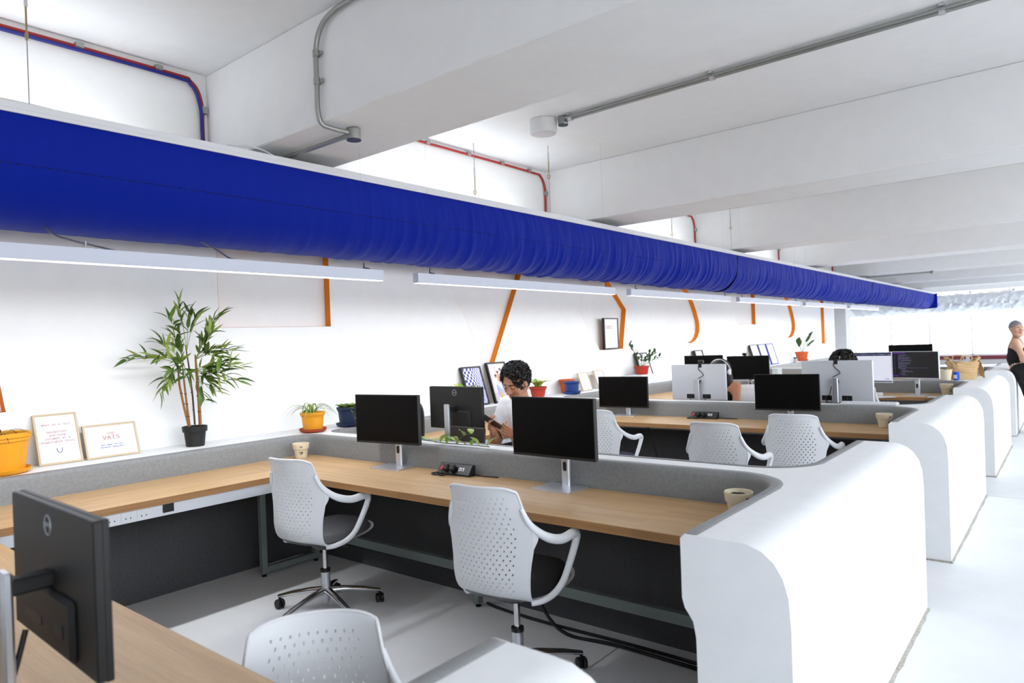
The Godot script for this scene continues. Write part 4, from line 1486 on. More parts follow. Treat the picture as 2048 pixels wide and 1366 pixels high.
func near_desk_items() -> void:
	cream_pot("cream pot with dark soil in the left corner of the near desk", -4.40, DESK, -2.90)
	cream_pot("cream pot with coffee-brown soil in the right corner of the near desk", -1.13, DESK, -2.86)
	cream_pot("cream pot in the right corner of the second desk, half hidden by the partition", -1.19, DESK, -6.05)
	cream_pot("cream pot with markings in the right corner of the third desk", -1.16, DESK, -9.2, 1.15)
	cream_pot("cream pot in the right corner of the fourth desk, before the far windows", -1.14, DESK + 0.03, -12.35, 1.15)
	power_strip("black power strip with plugs and red switch on the near desk", -2.90, -2.97)
	power_strip("black power strip with plugs and red switch on the second desk", -2.72, -6.14)
	loose_cable("black cable along the floor under the near desk", [Vector3(-2.70, .02, -2.98), Vector3(-2.55, .012, -2.97), Vector3(-2.2, .012, -2.96), Vector3(-1.8, .012, -2.975), Vector3(-1.4, .012, -2.97), Vector3(-1.07, .012, -2.95)], .008)
	loose_cable("black cable drooping from the near desk rail to the floor", [Vector3(-2.28, .20, -2.93), Vector3(-2.22, .10, -2.90), Vector3(-2.08, .012, -2.90), Vector3(-1.8, .012, -2.93), Vector3(-1.3, .012, -2.92), Vector3(-1.07, .012, -2.90)], .009)
	loose_cable("black cable hanging under the second desk between the two chairs", [Vector3(-2.35, .67, -6.0), Vector3(-2.30, .40, -5.98), Vector3(-2.05, .30, -6.0), Vector3(-1.75, .13, -6.02), Vector3(-1.6, .012, -6.0)], .007)
	loose_cable("black cable hanging under the second desk, left of the lower chair", [Vector3(-2.75, .67, -6.0), Vector3(-2.74, .5, -5.97), Vector3(-2.80, .3, -5.97), Vector3(-2.95, .15, -5.98), Vector3(-3.0, .012, -5.98)], .007)
	loose_cable("black cable drop under the second desk, by the navy-seated chair", [Vector3(-3.22, .67, -5.95), Vector3(-3.16, .5, -5.95), Vector3(-3.13, .3, -5.96), Vector3(-3.13, .012, -5.96)], .007)
	loose_cable("black cables hanging behind the blurred near monitor", [Vector3(-1.76, 0.95, -.47), Vector3(-1.74, .82, -.42), Vector3(-1.80, .765, -.36), Vector3(-1.9, .757, -.30)], .006)
	# dark things stacked behind the badge monitor
	var t := thing("laptop_sleeve", "brown folded sleeve standing under the badge monitor", "sleeve", Vector3(-3.30, DESK, -3.50), 3.1)
	var st := S()
	box(st, Vector3(0, .105, 0), Vector3(.34, .20, .02), .006, Basis(Vector3.RIGHT, .12))
	obj("sleeve", st, mat(Color(.13, .10, .07), .6), t)
	t = thing("backpack", "dark bag with a red tab behind the left near monitor", "bag", Vector3(-4.02, DESK, -3.62), .2)
	st = S()
	var f := func(u: float, v: float) -> Vector3:
		var a := u * TAU
		var k := sqrt(maxf(0, 1.0 - pow(absf(v * 2 - 1), 4.0)))
		return Vector3(cos(a) * .13 * k, .19 + (v * 2 - 1) * .19, sin(a) * .09 * k)
	sheet(st, 20, 14, f, true)
	obj("bag_body", st, M.black_soft, t)
	st = S()
	box(st, Vector3(.10, .30, .06), Vector3(.03, .05, .012), .004)
	obj("tab", st, M.red, t)
	t = thing("notebook_stack", "small stack of red and blue books behind the near partition", "books", Vector3(-3.55, DESK, -3.40), .1)
	for q in [[0.0, M.red, .21], [.022, mat(Color(.05, .12, .35), .6), .20], [.044, M.paper, .17]]:
		st = S()
		box(st, Vector3(0, q[0] + .011, 0), Vector3(q[2], .02, .15), .003)
		obj("book", st, q[1], t)
	# second and third bays
	var b := [["black box standing behind the right dark monitor of the second desk", -2.02, TOP, -6.36, Vector3(.10, .17, .08), M.black_soft], ["grey document box on the third desk beside the dark monitor", -3.0, DESK, -9.05, Vector3(.07, .32, .24), mat(Color(.80, .82, .82), .6)]]
	for q in b:
		t = thing("file_box", q[0], "box", Vector3(q[1], q[2], q[3]), .1)
		st = S()
		box(st, Vector3(0, q[4].y / 2, 0), q[4], .004)
		obj("box_body", st, q[5], t)
		st = S()
		box(st, Vector3(0, q[4].y + .002, 0), Vector3(q[4].x * 1.02, .006, q[4].z * 1.02), .002)
		obj("lid", st, q[5], t)
	t = thing("keyboard", "white keyboard on the desk behind the right silver-backed monitor", "keyboard", Vector3(-1.36, TOP + .001, -6.36), .03)
	st = S()
	box(st, Vector3(0, .008, 0), Vector3(.43, .012, .13), .004)
	obj("case", st, M.white_plastic, t)
	for r in 5:
		for c in 14:
			st = S()
			box(st, Vector3(-.195 + c * .03, .017, -.048 + r * .024), Vector3(.025, .007, .019), .002)
			obj("key", st, M.white_plastic, t)
	t = thing("paper_heap", "crumpled white paper on the second far desk, left of the silver monitor", "paper", Vector3(-3.95, DESK, -6.75), .4)
	st = S()
	var nz := FastNoiseLite.new()
	nz.frequency = 9.0; nz.seed = 4
	var pf := func(u: float, v: float) -> Vector3:
		var a := u * TAU
		var r := .10 * v * (1.0 + .3 * nz.get_noise_2d(cos(a) * .2, sin(a) * .2))
		return Vector3(cos(a) * r, .055 * (1 - v * v) + .02 * nz.get_noise_2d(cos(a) * r * 2, sin(a) * r * 2) * (1 - v) + .003, sin(a) * r)
	sheet(st, 26, 10, pf, true)
	obj("paper", st, M.paper, t)
	t = thing("note_papers", "white papers lying on the third desk beside the code monitor", "paper", Vector3(-1.42, DESK, -8.82), .3)
	for q in [[-.30, 0.0, .3], [.22, .06, -.2]]:
		st = S()
		box(st, Vector3(q[0], .003, q[1]), Vector3(.21, .004, .15), .0, Basis(Vector3.UP, q[2]))
		obj("sheet", st, M.paper, t)
	t = thing("small_box", "small white box on the third desk, left of the code monitor stand", "box", Vector3(-1.80, DESK, -8.86), .1)
	st = S()
	box(st, Vector3(0, .02, 0), Vector3(.10, .04, .07), .004)
	obj("box_body", st, M.white_plastic, t)
	st = S()
	box(st, Vector3(0, .036, .0), Vector3(.102, .003, .072))
	obj("seam", st, M.ink_grey, t)

# ---------------------------------------------------------------- plants
func leaf_mesh(w: float, sag: float, m: Material, fat := 0.35) -> Mesh:
	var st := S()
	leaf(st, Vector3.ZERO, Vector3(0, 0, 1), w, sag, Vector3.UP, 6, fat)
	st.generate_normals()
	st.index()
	var me := st.commit()
	me.surface_set_material(0, m)
	return me

func put_leaf(me: Mesh, at: Vector3, dir: Vector3, L: float, parent: Node, roll := 0.0) -> void:
	var z := dir.normalized()
	var x := Vector3.UP.cross(z)
	if x.length() < .05: x = Vector3.RIGHT
	x = x.normalized()
	var y := z.cross(x)
	var b := Basis(x, y, z).rotated(z, roll) * Basis.from_scale(Vector3(L, L, L))
	inst("leaf", me, Transform3D(b, at), parent)

func pot(t: Node3D, r1: float, r0: float, h: float, m: Material, saucer: Material, y0 := 0.0) -> void:
	var st := S()
	lathe(st, [Vector2(0, 0), Vector2(r0, 0), Vector2(r0 + .004, .004), Vector2(lerpf(r0, r1, .80), h * .80), Vector2(lerpf(r0, r1, .82) + .007, h * .815), Vector2(r1, h * .83 if r1 < .1 else h * .88), Vector2(r1 + .007, h * .90), Vector2(r1 + .008, h), Vector2(r1 + .002, h + .002), Vector2(r1 - .008, h - .004), Vector2(r1 - .012, h * .86), Vector2(0, h * .86)], 40, Transform3D(Basis(), Vector3(0, y0, 0)))
	obj("pot", st, m, t)
	st = S()
	lathe(st, [Vector2(0, h * .87), Vector2(r1 - .012, h * .87)], 24, Transform3D(Basis(), Vector3(0, y0, 0)))
	obj("soil", st, M.soil, t)
	if saucer:
		st = S()
		lathe(st, [Vector2(0, 0), Vector2(r0 + .004, 0), Vector2(r0 + .030, .012), Vector2(r0 + .038, .030), Vector2(r0 + .034, .032), Vector2(r0 + .022, .016), Vector2(0, .012)], 40)
		obj("saucer", st, saucer, t)

func bamboo() -> void:
	var o := Vector3(-4.78, TOP, -2.31)
	var t := thing("bamboo_plant", "tall artificial bamboo in a small black pot on the wall ledge", "plant", o)
	var st := S()
	lathe(st, [Vector2(0, 0), Vector2(.058, 0), Vector2(.060, .004), Vector2(.071, .100), Vector2(.080, .102), Vector2(.083, .138), Vector2(.080, .140), Vector2(.074, .136), Vector2(.072, .12), Vector2(0, .12)], 36)
	obj("pot", st, M.black_pot, t)
	st = S()
	lathe(st, [Vector2(0, .126), Vector2(.073, .122)], 24)
	obj("soil", st, M.soil, t)
	var k := 0.00085
	var rt := Vector3(.774, 0, -.633)
	var at := func(cx: float, cy: float, push := 0.0) -> Vector3:
		var dx := (cx - 530.0) * k
		var dy := (1310.0 - cy) * k
		var p := (rt * dx if dx > 0 else Vector3(-0.12 * dx, 0, -dx * 1.42))
		return p + Vector3(push, dy, push * .4)
	var canes := [[[495, 1145], [470, 980], [448, 800], [440, 560], .0085, M.cane], [[500, 1145], [488, 980], [478, 810], [470, 640], .0075, M.cane], [[532, 1135], [524, 900], [508, 650], [492, 480], .0065, M.cane_dark], [[576, 1140], [572, 900], [563, 700], [556, 560], .011, M.cane]]
	for c in canes:
		st = S()
		tube(st, [at.call(c[0][0], c[0][1]), at.call(c[1][0], c[1][1]), at.call(c[2][0], c[2][1]), at.call(c[3][0], c[3][1])], [c[4], c[4] * .95, c[4] * .85, c[4] * .5], 10)
		var cn := obj("cane", st, c[5], t)
		for f in [.25, .55, .8]:
			st = S()
			var p: Vector3 = at.call(lerpf(c[0][0], c[2][0], f), lerpf(c[0][1], c[2][1], f))
			tube(st, [p - Vector3(0, .003, 0), p + Vector3(0, .003, 0)], c[4] * 1.15, 10)
			obj("node_ring", st, M.cane_dark, cn)
	var hub := [at.call(480, 640), at.call(560, 600), at.call(500, 520), at.call(556, 700)]
	var tips := [[455, 150, 2], [390, 265, 2], [520, 220, 2], [575, 250, 2], [720, 285, 1], [770, 250, 1], [690, 380, 1], [420, 400, 0], [340, 460, 0], [440, 500, 0], [230, 560, 0], [160, 580, 0], [330, 590, 0], [650, 470, 1], [780, 520, 1], [880, 540, 1], [640, 560, 1], [760, 600, 1], [860, 640, 3], [930, 680, 3], [450, 620, 0], [400, 680, 0], [480, 740, 0], [380, 800, 0], [330, 840, 0], [640, 690, 3], [740, 700, 3], [650, 790, 3], [780, 790, 3], [900, 790, 3], [700, 860, 3], [610, 930, 3]]
	var ms := [leaf_mesh(.20, .10, M.leaf_a, .30), leaf_mesh(.19, .02, M.leaf_b, .30), leaf_mesh(.20, .16, M.leaf_c, .32)]
	st = S()
	for q in tips:
		var push := rng.randf_range(-.02, .10)
		var e: Vector3 = at.call(q[0], q[1], push)
		e.x = maxf(e.x, -.10)
		var h: Vector3 = hub[q[2]]
		var d: Vector3 = (e - h)
		tube(st, curve([h, h + d * .5 + Vector3(0, .03, 0), e], 4), .0022, 5)
		for i in 9:
			var s := .40 + .60 * i / 8.0
			var p: Vector3 = h + d * s + Vector3(0, .03 * sin(PI * s) * .9, 0)
			var sp := Vector3(rng.randf_range(-.4, .7), rng.randf_range(-.55, .75), rng.randf_range(-.9, .9))
			var dir: Vector3 = d.normalized() * .9 + sp
			if p.x + dir.normalized().x * .1 < -.14: dir.x = absf(dir.x) * .3
			put_leaf(ms[rng.randi() % 3], p, dir, rng.randf_range(.09, .145), t, rng.randf_range(-1.0, 1.0))
	obj("twigs", st, M.leaf_b, t).set_meta("kind", "stuff")

func arching(t: Node3D, o: Vector3, n: int, r: float, up: float, w: float, mats: Array, sd: int, droop := 1.0) -> void:
	var rg := RandomNumberGenerator.new()
	rg.seed = sd
	for i in n:
		var a := TAU * i / n + rg.randf_range(-.3, .3)
		var d := Vector3(cos(a), 0, sin(a))
		var L := r * rg.randf_range(.6, 1.15)
		var h := up * rg.randf_range(.7, 1.25)
		var st := S()
		st.set_smooth_group(5)
		var side := d.cross(Vector3.UP)
		var prev := []
		for k in 11:
			var s := k / 10.0
			var p := o + d * L * (s * .9 + .1 * s * s) + Vector3(0, h * (2.2 * s - 2.2 * droop * s * s), 0)
			p.x = maxf(p.x, -.16)
			var ww := w * sin(PI * clampf(s * .93 + .07, 0, 1)) * .5 + .0006
			var row := [p + side * ww + Vector3(0, ww * .4, 0), p, p - side * ww + Vector3(0, ww * .4, 0)]
			if k > 0:
				for j in 2:
					tri_s(st, prev[j], prev[j + 1], row[j + 1], Vector2(), Vector2(), Vector2())
					tri_s(st, prev[j], row[j + 1], row[j], Vector2(), Vector2(), Vector2())
			prev = row
		st.set_smooth_group(-1)
		obj("leaf", st, mats[i % mats.size()], t)

func vine(t: Node3D, pts: Array, n: int, L: float, mesh: Array, sd: int) -> void:
	var rg := RandomNumberGenerator.new()
	rg.seed = sd
	var c := curve(pts)
	var st := S()
	tube(st, c, .003, 6)
	obj("vine", st, M.vine_stem, t)
	for i in n:
		var p: Vector3 = c[int((i + .6) / n * (c.size() - 1))]
		put_leaf(mesh[i % mesh.size()], p, Vector3(rg.randf_range(-1, 1), rg.randf_range(.1, .9), rg.randf_range(-1, 1)), L * rg.randf_range(.7, 1.2), t, rg.randf_range(-.5, .5))

# ---------------------------------------------------------------- pictures
func picture(label: String, called: String, at: Vector3, turn: float, tilt: float, w: float, h: float, rim: Material, bw := .012, dep := .018, art: Material = null) -> Node3D:
	# stands on its lower edge at "at", leaning back by tilt; front looks along local +z
	var t := thing(called, label, "picture", at, turn)
	var inner := Node3D.new()
	inner.name = "leaning_body"
	var B := Basis(Vector3.RIGHT, -tilt)
	var st := S()
	for q in [[Vector3(0, bw / 2, 0), Vector3(w, bw, dep)], [Vector3(0, h - bw / 2, 0), Vector3(w, bw, dep)], [Vector3(-w / 2 + bw / 2, h / 2, 0), Vector3(bw, h - 2 * bw, dep)], [Vector3(w / 2 - bw / 2, h / 2, 0), Vector3(bw, h - 2 * bw, dep)]]:
		box(st, B * q[0], q[1], .0015, B)
	obj("frame", st, rim, t)
	st = S()
	var z := dep * .25
	var P := func(x: float, y: float) -> Vector3: return B * Vector3(x, y, z)
	var a := bw
	tri_s(st, P.call(-w / 2 + a, a), P.call(w / 2 - a, h - a), P.call(w / 2 - a, a), Vector2(0, 1), Vector2(1, 0), Vector2(1, 1))
	tri_s(st, P.call(-w / 2 + a, a), P.call(-w / 2 + a, h - a), P.call(w / 2 - a, h - a), Vector2(0, 1), Vector2(0, 0), Vector2(1, 0))
	obj("print", st, art if art else M.paper, t)
	st = S()
	box(st, B * Vector3(0, h / 2, -dep * .3), Vector3(w - .004, h - .004, .003), 0.0, B)
	obj("backing", st, M.kraft, t)
	inner.free()
	return t

func on_print(t: Node3D, tilt: float, text: String, x: float, y: float, size: float, m: Material, z: float, wk := 1.0) -> void:
	var B := Basis(Vector3.RIGHT, -tilt)
	letter(text, size, .0006, m, Transform3D(B, B * Vector3(x, y, z)), t, "lettering", "Droid Sans Mono", wk)

func checker_image() -> ImageTexture:
	var im := Image.create(200, 280, false, Image.FORMAT_RGB8)
	for y in 280:
		for x in 200:
			var wx := x + 9.0 * sin(y * .045)
			var cw := 22.0 - 9.0 * clampf((x - 90) / 110.0, 0, 1)
			var on := (int(wx / cw) + int(y / 22.0)) % 2 == 0
			im.set_pixel(x, y, Color(.13, .13, .50) if on else Color(.90, .91, .95))
	return ImageTexture.create_from_image(im)

func ell(im: Image, cx: float, cy: float, rx: float, ry: float, c: Color) -> void:
	for y in range(int(cy - ry), int(cy + ry) + 1):
		for x in range(int(cx - rx), int(cx + rx) + 1):
			if x >= 0 and y >= 0 and x < im.get_width() and y < im.get_height() and pow((x - cx) / rx, 2) + pow((y - cy) / ry, 2) <= 1.0:
				im.set_pixel(x, y, c)

func group_photo() -> ImageTexture:
	var im := Image.create(200, 280, false, Image.FORMAT_RGB8)
	for y in 280:
		for x in 200:
			var f := .5 + .5 * sin(x * .16 + sin(x * .05) * 2.0)
			im.set_pixel(x, y, Color(.78, .70, .72).lerp(Color(.86, .79, .80), f) if y < 215 else Color(.72, .68, .70))
	# three young people in light tops and jeans, grouped on stools
	for q in [[62, 95, Color(.86, .86, .9), Color(.55, .62, .78), 150], [96, 70, Color(.88, .52, .36), Color(.60, .66, .80), 140], [132, 50, Color(.92, .92, .95), Color(.35, .42, .62), 135]]:
		var x: float = q[0]
		var y: float = q[1]
		ell(im, x, y + 45, 20, 40, q[2])
		ell(im, x - 4, y + 100, 15, 42, q[3])
		ell(im, x + 10, y + 125, 10, 50, q[3])
		ell(im, x, y, 11, 14, Color(.72, .52, .42))
		ell(im, x, y - 8, 13, 9, Color(.12, .09, .08))
	ell(im, 100, 165, 16, 22, Color(.93, .91, .92))
	im.fill_rect(Rect2i(70, 205, 22, 55), Color(.88, .60, .20))
	im.fill_rect(Rect2i(52, 250, 14, 20), Color(.95, .95, .95))
	im.fill_rect(Rect2i(140, 245, 16, 18), Color(.95, .95, .95))
	return ImageTexture.create_from_image(im)

func tex_mat(t: Texture2D) -> StandardMaterial3D:
	var m := mat(Color.WHITE, 0.25)
	m.albedo_texture = t
	return m

# ---------------------------------------------------------------- things on the wall ledge
func ledge_items() -> void:
	var R := PI / 2
	var t := thing("potted_plant", "big yellow pot with dry twigs and saucer at the left edge of the ledge", "plant", Vector3(-4.745, TOP, -1.17))
	pot(t, .150, .115, .225, M.yellow_pot, M.yellow_pot, .006)
	arching(t, Vector3(0, .19, 0), 12, .20, .10, .006, [M.dry, M.dry, M.leaf_a], 3, 1.05)
	t = picture("light wood framed notice about phone calls, with a blue letter badge", "framed_notice", Vector3(-4.824, TOP, -1.505), R, .36, .238, .322, M.frame_wood)
	var zz := .0055
	var ln := [["When on a call", .252], ["headphones", .205], ["and keep", .184], ["volumes at a", .163], ["respectable level.", .142]]
	for q in ln: on_print(t, .36, q[0], 0, q[1], .019, M.ink_pink, zz, 1.0)
	var B := Basis(Vector3.RIGHT, -.36)
	var st := S()
	tube(st, ring_pts(B * Vector3(0, .085, .0052), .030, B, 30), .0006, 5)
	obj("badge_ring", st, M.ink_grey, t)
	st = S()
	tube(st, curve([B * Vector3(-.013, .100, .0055), B * Vector3(-.0135, .088, .0055), B * Vector3(-.008, .075, .0055), B * Vector3(0, .071, .0055), B * Vector3(.008, .075, .0055), B * Vector3(.0135, .088, .0055), B * Vector3(.013, .100, .0055)]), .0017, 6)
	obj("badge_mark", st, M.ink_blue, t)
	t = picture("light wood framed sign with wifi details, standing landscape", "framed_sign", Vector3(-4.815, TOP, -1.80), R, .36, .318, .222, M.frame_wood)
	on_print(t, .36, "THE", 0, .157, .021, M.ink_pink, zz, 1.3)
	on_print(t, .36, "VATS", 0, .130, .034, M.ink_pink, zz, 1.3)
	on_print(t, .36, "WiFi Name: The Vats", 0, .083, .0115, M.ink_blue, zz)
	on_print(t, .36, "Password: Thevatswifi", 0, .067, .0115, M.ink_blue, zz)
	bamboo()
	t = thing("potted_plant", "spider plant in a yellow pot on a terracotta saucer, in the ledge corner", "plant", Vector3(-4.62, TOP, -3.16))
	pot(t, .088, .068, .145, M.yellow_pot, M.terra, .010)
	arching(t, Vector3(0, .135, 0), 24, .21, .13, .011, [M.leaf_pale, M.leaf_b, M.leaf_pale], 5)
	arching(t, Vector3(-.03, .135, .02), 16, .055, .05, .014, [M.leaf_lime], 15, .9)
	t = thing("potted_plant", "trailing pothos in a dark blue pot beside the spider plant", "plant", Vector3(-4.66, TOP, -3.53))
	pot(t, .086, .066, .150, M.blue_pot, M.blue_pot, .010)
	var pm := [leaf_mesh(.62, .12, M.leaf_a, .42), leaf_mesh(.60, .16, M.leaf_c, .42), leaf_mesh(.62, .10, M.leaf_b, .42)]
	var lm := [leaf_mesh(.62, .14, M.leaf_b, .42), leaf_mesh(.60, .10, M.leaf_lime, .42)]
	for i in 12:
		var a := TAU * i / 12.0
		put_leaf(pm[i % 3], Vector3(cos(a) * .04, .135, sin(a) * .04), Vector3(cos(a), .9, sin(a)), .085, t)
	vine(t, [Vector3(.05, .14, -.03), Vector3(.12, .16, -.06), Vector3(.17, .08, -.09), Vector3(.16, .02, -.13)], 5, .06, pm, 4)
	vine(t, [Vector3(.06, .14, .02), Vector3(.11, .11, .04), Vector3(.13, .03, .02), Vector3(.17, .01, -.02)], 5, .05, lm, 6)
	vine(t, [Vector3(.05, .14, -.06), Vector3(.10, .13, -.12), Vector3(.13, .04, -.17), Vector3(.20, .01, -.16)], 9, .05, lm, 7)
	t = thing("trailing_vine", "long pothos runner lying along the top of the near partition", "plant", Vector3(0, TOP, 0))
	vine(t, [Vector3(-4.10, .012, -3.28), Vector3(-3.75, .02, -3.24), Vector3(-3.50, .012, -3.17), Vector3(-3.30, .01, -3.15), Vector3(-3.1, .008, -3.13), Vector3(-2.92, .008, -3.14), Vector3(-2.76, .01, -3.12)], 16, .075, [lm[0], lm[1], pm[2]], 9)
	vine(t, [Vector3(-3.62, .012, -3.20), Vector3(-3.58, .07, -3.20), Vector3(-3.50, .09, -3.19), Vector3(-3.47, .06, -3.19)], 3, .06, [lm[0]], 12)
	vine(t, [Vector3(-3.05, .01, -3.13), Vector3(-3.00, .06, -3.15), Vector3(-2.92, .075, -3.16)], 3, .07, [pm[2]], 13)
	t = thing("potted_plant", "croton with yellow-edged leaves behind the badge monitor", "plant", Vector3(-4.66, TOP, -4.93))
	pot(t, .09, .07, .14, M.terra, null)
	var cm := [leaf_mesh(.36, .12, M.leaf_a, .38), leaf_mesh(.34, .10, M.leaf_yellow, .38), leaf_mesh(.36, .15, M.leaf_lime, .38)]
	for i in 20:
		var a := TAU * i / 20.0
		put_leaf(cm[i % 3], Vector3(cos(a) * .03, .14, sin(a) * .03), Vector3(cos(a) * .9 + .1, .55 + .5 * (i % 4) / 3.0, sin(a) * 1.2), .17, t)
	picture("black framed blue and white chequered print leaning on the wall", "framed_print", Vector3(-4.80, TOP, -5.30), R, .30, .30, .42, M.frame_black, .016, .035, tex_mat(checker_image()))
	picture("black framed group photograph leaning on the wall behind the woman in white", "framed_photo", Vector3(-4.78, TOP, -5.68), R, .28, .31, .45, M.frame_black, .018, .035, tex_mat(group_photo()))
	t = thing("potted_plant", "yellowing plant in a red plastic pot behind the woman in white", "plant", Vector3(-4.72, TOP, -6.20))
	pot(t, .095, .065, .13, M.red_pot, null)
	var ym := [leaf_mesh(.30, .25, M.leaf_yellow, .40), leaf_mesh(.28, .30, M.leaf_pale, .40), leaf_mesh(.30, .22, M.leaf_lime, .40)]
	for i in 14:
		var a := TAU * i / 14.0
		put_leaf(ym[i % 3], Vector3(cos(a) * .03, .13, sin(a) * .03), Vector3(cos(a) * .7 + .15, .7, sin(a)), .15, t)
	t = thing("plant_pot", "empty bright blue pot with saucer on the ledge", "pot", Vector3(-4.67, TOP, -6.80))
	pot(t, .088, .070, .14, M.bright_blue_pot, M.bright_blue_pot, .010)
	t = thing("plant_pot", "orange pot tucked behind the bright blue pot", "pot", Vector3(-4.845, TOP, -6.95))
	pot(t, .088, .065, .165, M.orange_pot, null)
	t = picture("pale wooden frame with faint drawing, beside the bright blue pot", "framed_print", Vector3(-4.79, TOP, -7.33), R, .34, .22, .24, M.frame_wood)
	on_print(t, .34, "THE", 0, .150, .024, M.ink_grey, zz)
	on_print(t, .34, "VATS", 0, .120, .030, M.ink_grey, zz)
	t = picture("pale wooden frame with small blue lettering, left of the dark monitor", "framed_print", Vector3(-4.79, TOP, -7.70), R, .34, .22, .25, M.frame_wood)
	on_print(t, .34, "thvts", 0, .135, .042, M.ink_blue, zz)
	t = picture("black framed letter hanging on the wall beside the orange hexagon edge", "wall_picture", Vector3(WALLX + .02, 1.398, -8.165), R, 0.0, .37, .425, M.frame_black, .016, .038)
	on_print(t, 0.0, "Vats", -.05, .30, .075, M.ink_pink, .0105)
	on_print(t, 0.0, "of a", -.07, .245, .04, M.ink_grey, .0105)
	t = thing("potted_plant", "dark green plant in a red pot on a white box by the wall", "plant", Vector3(-4.72, TOP + .13, -8.62))
	pot(t, .10, .075, .115, M.red_pot, null)
	var gm := [leaf_mesh(.42, .08, M.leaf_c, .40), leaf_mesh(.42, .08, M.leaf_blue, .40)]
	for q in [[Vector3(.0, .52, .55), 9], [Vector3(.15, .30, -.42), 8], [Vector3(.1, .26, .20), 6], [Vector3(.15, .33, -.15), 6], [Vector3(.2, .20, -.6), 6]]:
		var e: Vector3 = q[0] * .62
		st = S()
		tube(st, curve([Vector3(0, .10, 0), Vector3(0, .10, 0) + e * .5 + Vector3(0, .03, 0), Vector3(0, .10, 0) + e]), .004, 6)
		obj("stem", st, M.leaf_a, t)
		for i in q[1]:
			var p: Vector3 = Vector3(0, .10, 0) + e * (.25 + .75 * i / float(q[1])) + Vector3(0, .02, 0)
			put_leaf(gm[i % 2], p, e.normalized() * .6 + Vector3(rng.randf_range(-.3, .9), rng.randf_range(0, .8), (1.0 if i % 2 else -1.0) * .8), .085, t)
	t = thing("plinth_box", "plain white box under the red-potted green plant", "box", Vector3(-4.73, TOP, -8.58))
	st = S()
	box(st, Vector3(0, .064, 0), Vector3(.26, .128, .40), .004)
	obj("box_body", st, M.white_metal, t)
	st = S()
	box(st, Vector3(0, .126, 0), Vector3(.264, .006, .404), .001)
	obj("lid", st, M.white_metal, t)
	t = picture("black framed bird drawing behind the red-potted plant", "framed_print", Vector3(-4.79, TOP, -8.95), R, .30, .34, .44, M.frame_black, .016, .035)
	var bt := Basis(Vector3.RIGHT, -.30)
	for q in [[0.02, .33, .5, .05], [-.025, .335, -.6, .05], [.0, .22, .35, .04]]:
		st = S()
		box(st, bt * Vector3(q[0], q[1], .0105), Vector3(q[3], .014, .001), 0.0, bt * Basis(Vector3.BACK, q[2]))
		obj("bird_mark", st, M.print, t)
	picture("small black framed card over the hidden dark monitor", "framed_print", Vector3(-4.80, TOP, -10.86), R, .26, .30, .41, M.frame_black, .014, .06)
	var ra := thing("wire_rack", "low chrome wire rack on the ledge behind the dark monitors", "rack", Vector3(-4.72, TOP, -11.45))
	for q in [-.14, .14]:
		st = S()
		tube(st, curve([Vector3(q, 0, .3), Vector3(q, .24, .3), Vector3(q, .27, .25), Vector3(q, .27, -.25), Vector3(q, .24, -.3), Vector3(q, 0, -.3)]), .008, 6)
		obj("hoop", st, M.chrome, ra)
	var pc := [[-13.45, "leftmost"], [-13.9, "middle"], [-14.35, "rightmost"]]
	for q in pc:
		t = picture("tall lilac print with white stripe, %s of three leaning together" % q[1], "framed_print", Vector3(-4.79, TOP, q[0]), R, .28, .40, .44, M.frame_black if q[0] > -13.5 else M.ink_blue, .014, .03, mat(Color(.78, .78, .90), .3))
	t = thing("potted_plant", "small green herb in front of the lilac prints", "plant", Vector3(-4.62, TOP, -12.9))
	pot(t, .08, .06, .12, M.white_plastic, null)
	for i in 16:
		var a := TAU * i / 16.0
		put_leaf(lm[i % 2], Vector3(cos(a) * .03, .12, sin(a) * .03), Vector3(cos(a), .6 + .5 * (i % 3), sin(a)), .14, t)
	t = thing("glass_vase", "clear glass vase beside the lilac prints", "vase", Vector3(-4.62, TOP, -14.75))
	st = S()
	lathe(st, [Vector2(0, 0), Vector2(.06, 0), Vector2(.08, .05), Vector2(.06, .16), Vector2(.035, .22), Vector2(.05, .26)], 24, Transform3D(), false)
	var gv := mat(Color(.9, .93, .96, .25), .03)
	gv.transparency = BaseMaterial3D.TRANSPARENCY_ALPHA
	obj("vase", st, gv, t)
	st = S()
	lathe(st, [Vector2(.049, .255), Vector2(.053, .26), Vector2(.049, .265)], 24)
	obj("rim", st, gv, t)
	t = thing("tin_can", "small grey tin with dark lid on the far ledge", "tin", Vector3(-4.60, TOP, -15.0))
	st = S()
	lathe(st, [Vector2(0, 0), Vector2(.055, 0), Vector2(.055, .11), Vector2(0, .11)], 20)
	obj("tin", st, M.galv, t)
	st = S()
	lathe(st, [Vector2(.056, .085), Vector2(.057, .112), Vector2(0, .114)], 20)
	obj("lid", st, M.galv_dark, t)
	t = thing("potted_plant", "sparse orchid stems in an orange terracotta pot on the far ledge", "plant", Vector3(-4.72, TOP, -15.9))
	pot(t, .135, .10, .19, M.orange_pot, M.orange_pot, .010)
	for q in [[Vector3(.0, .42, -.75), 3], [Vector3(.0, .24, .35), 4], [Vector3(.0, .22, -.9), 3]]:
		var e: Vector3 = q[0]
		st = S()
		tube(st, curve([Vector3(0, .17, 0), Vector3(0, .17, 0) + e * .5 + Vector3(0, .10, 0), Vector3(0, .17, 0) + e]), .006, 6)
		obj("stem", st, M.leaf_a, t)
		for i in q[1]:
			put_leaf(gm[i % 2], Vector3(0, .19, 0) + e * (.5 + .45 * i / float(q[1])), e + Vector3(.3, .3, 0), .20, t)

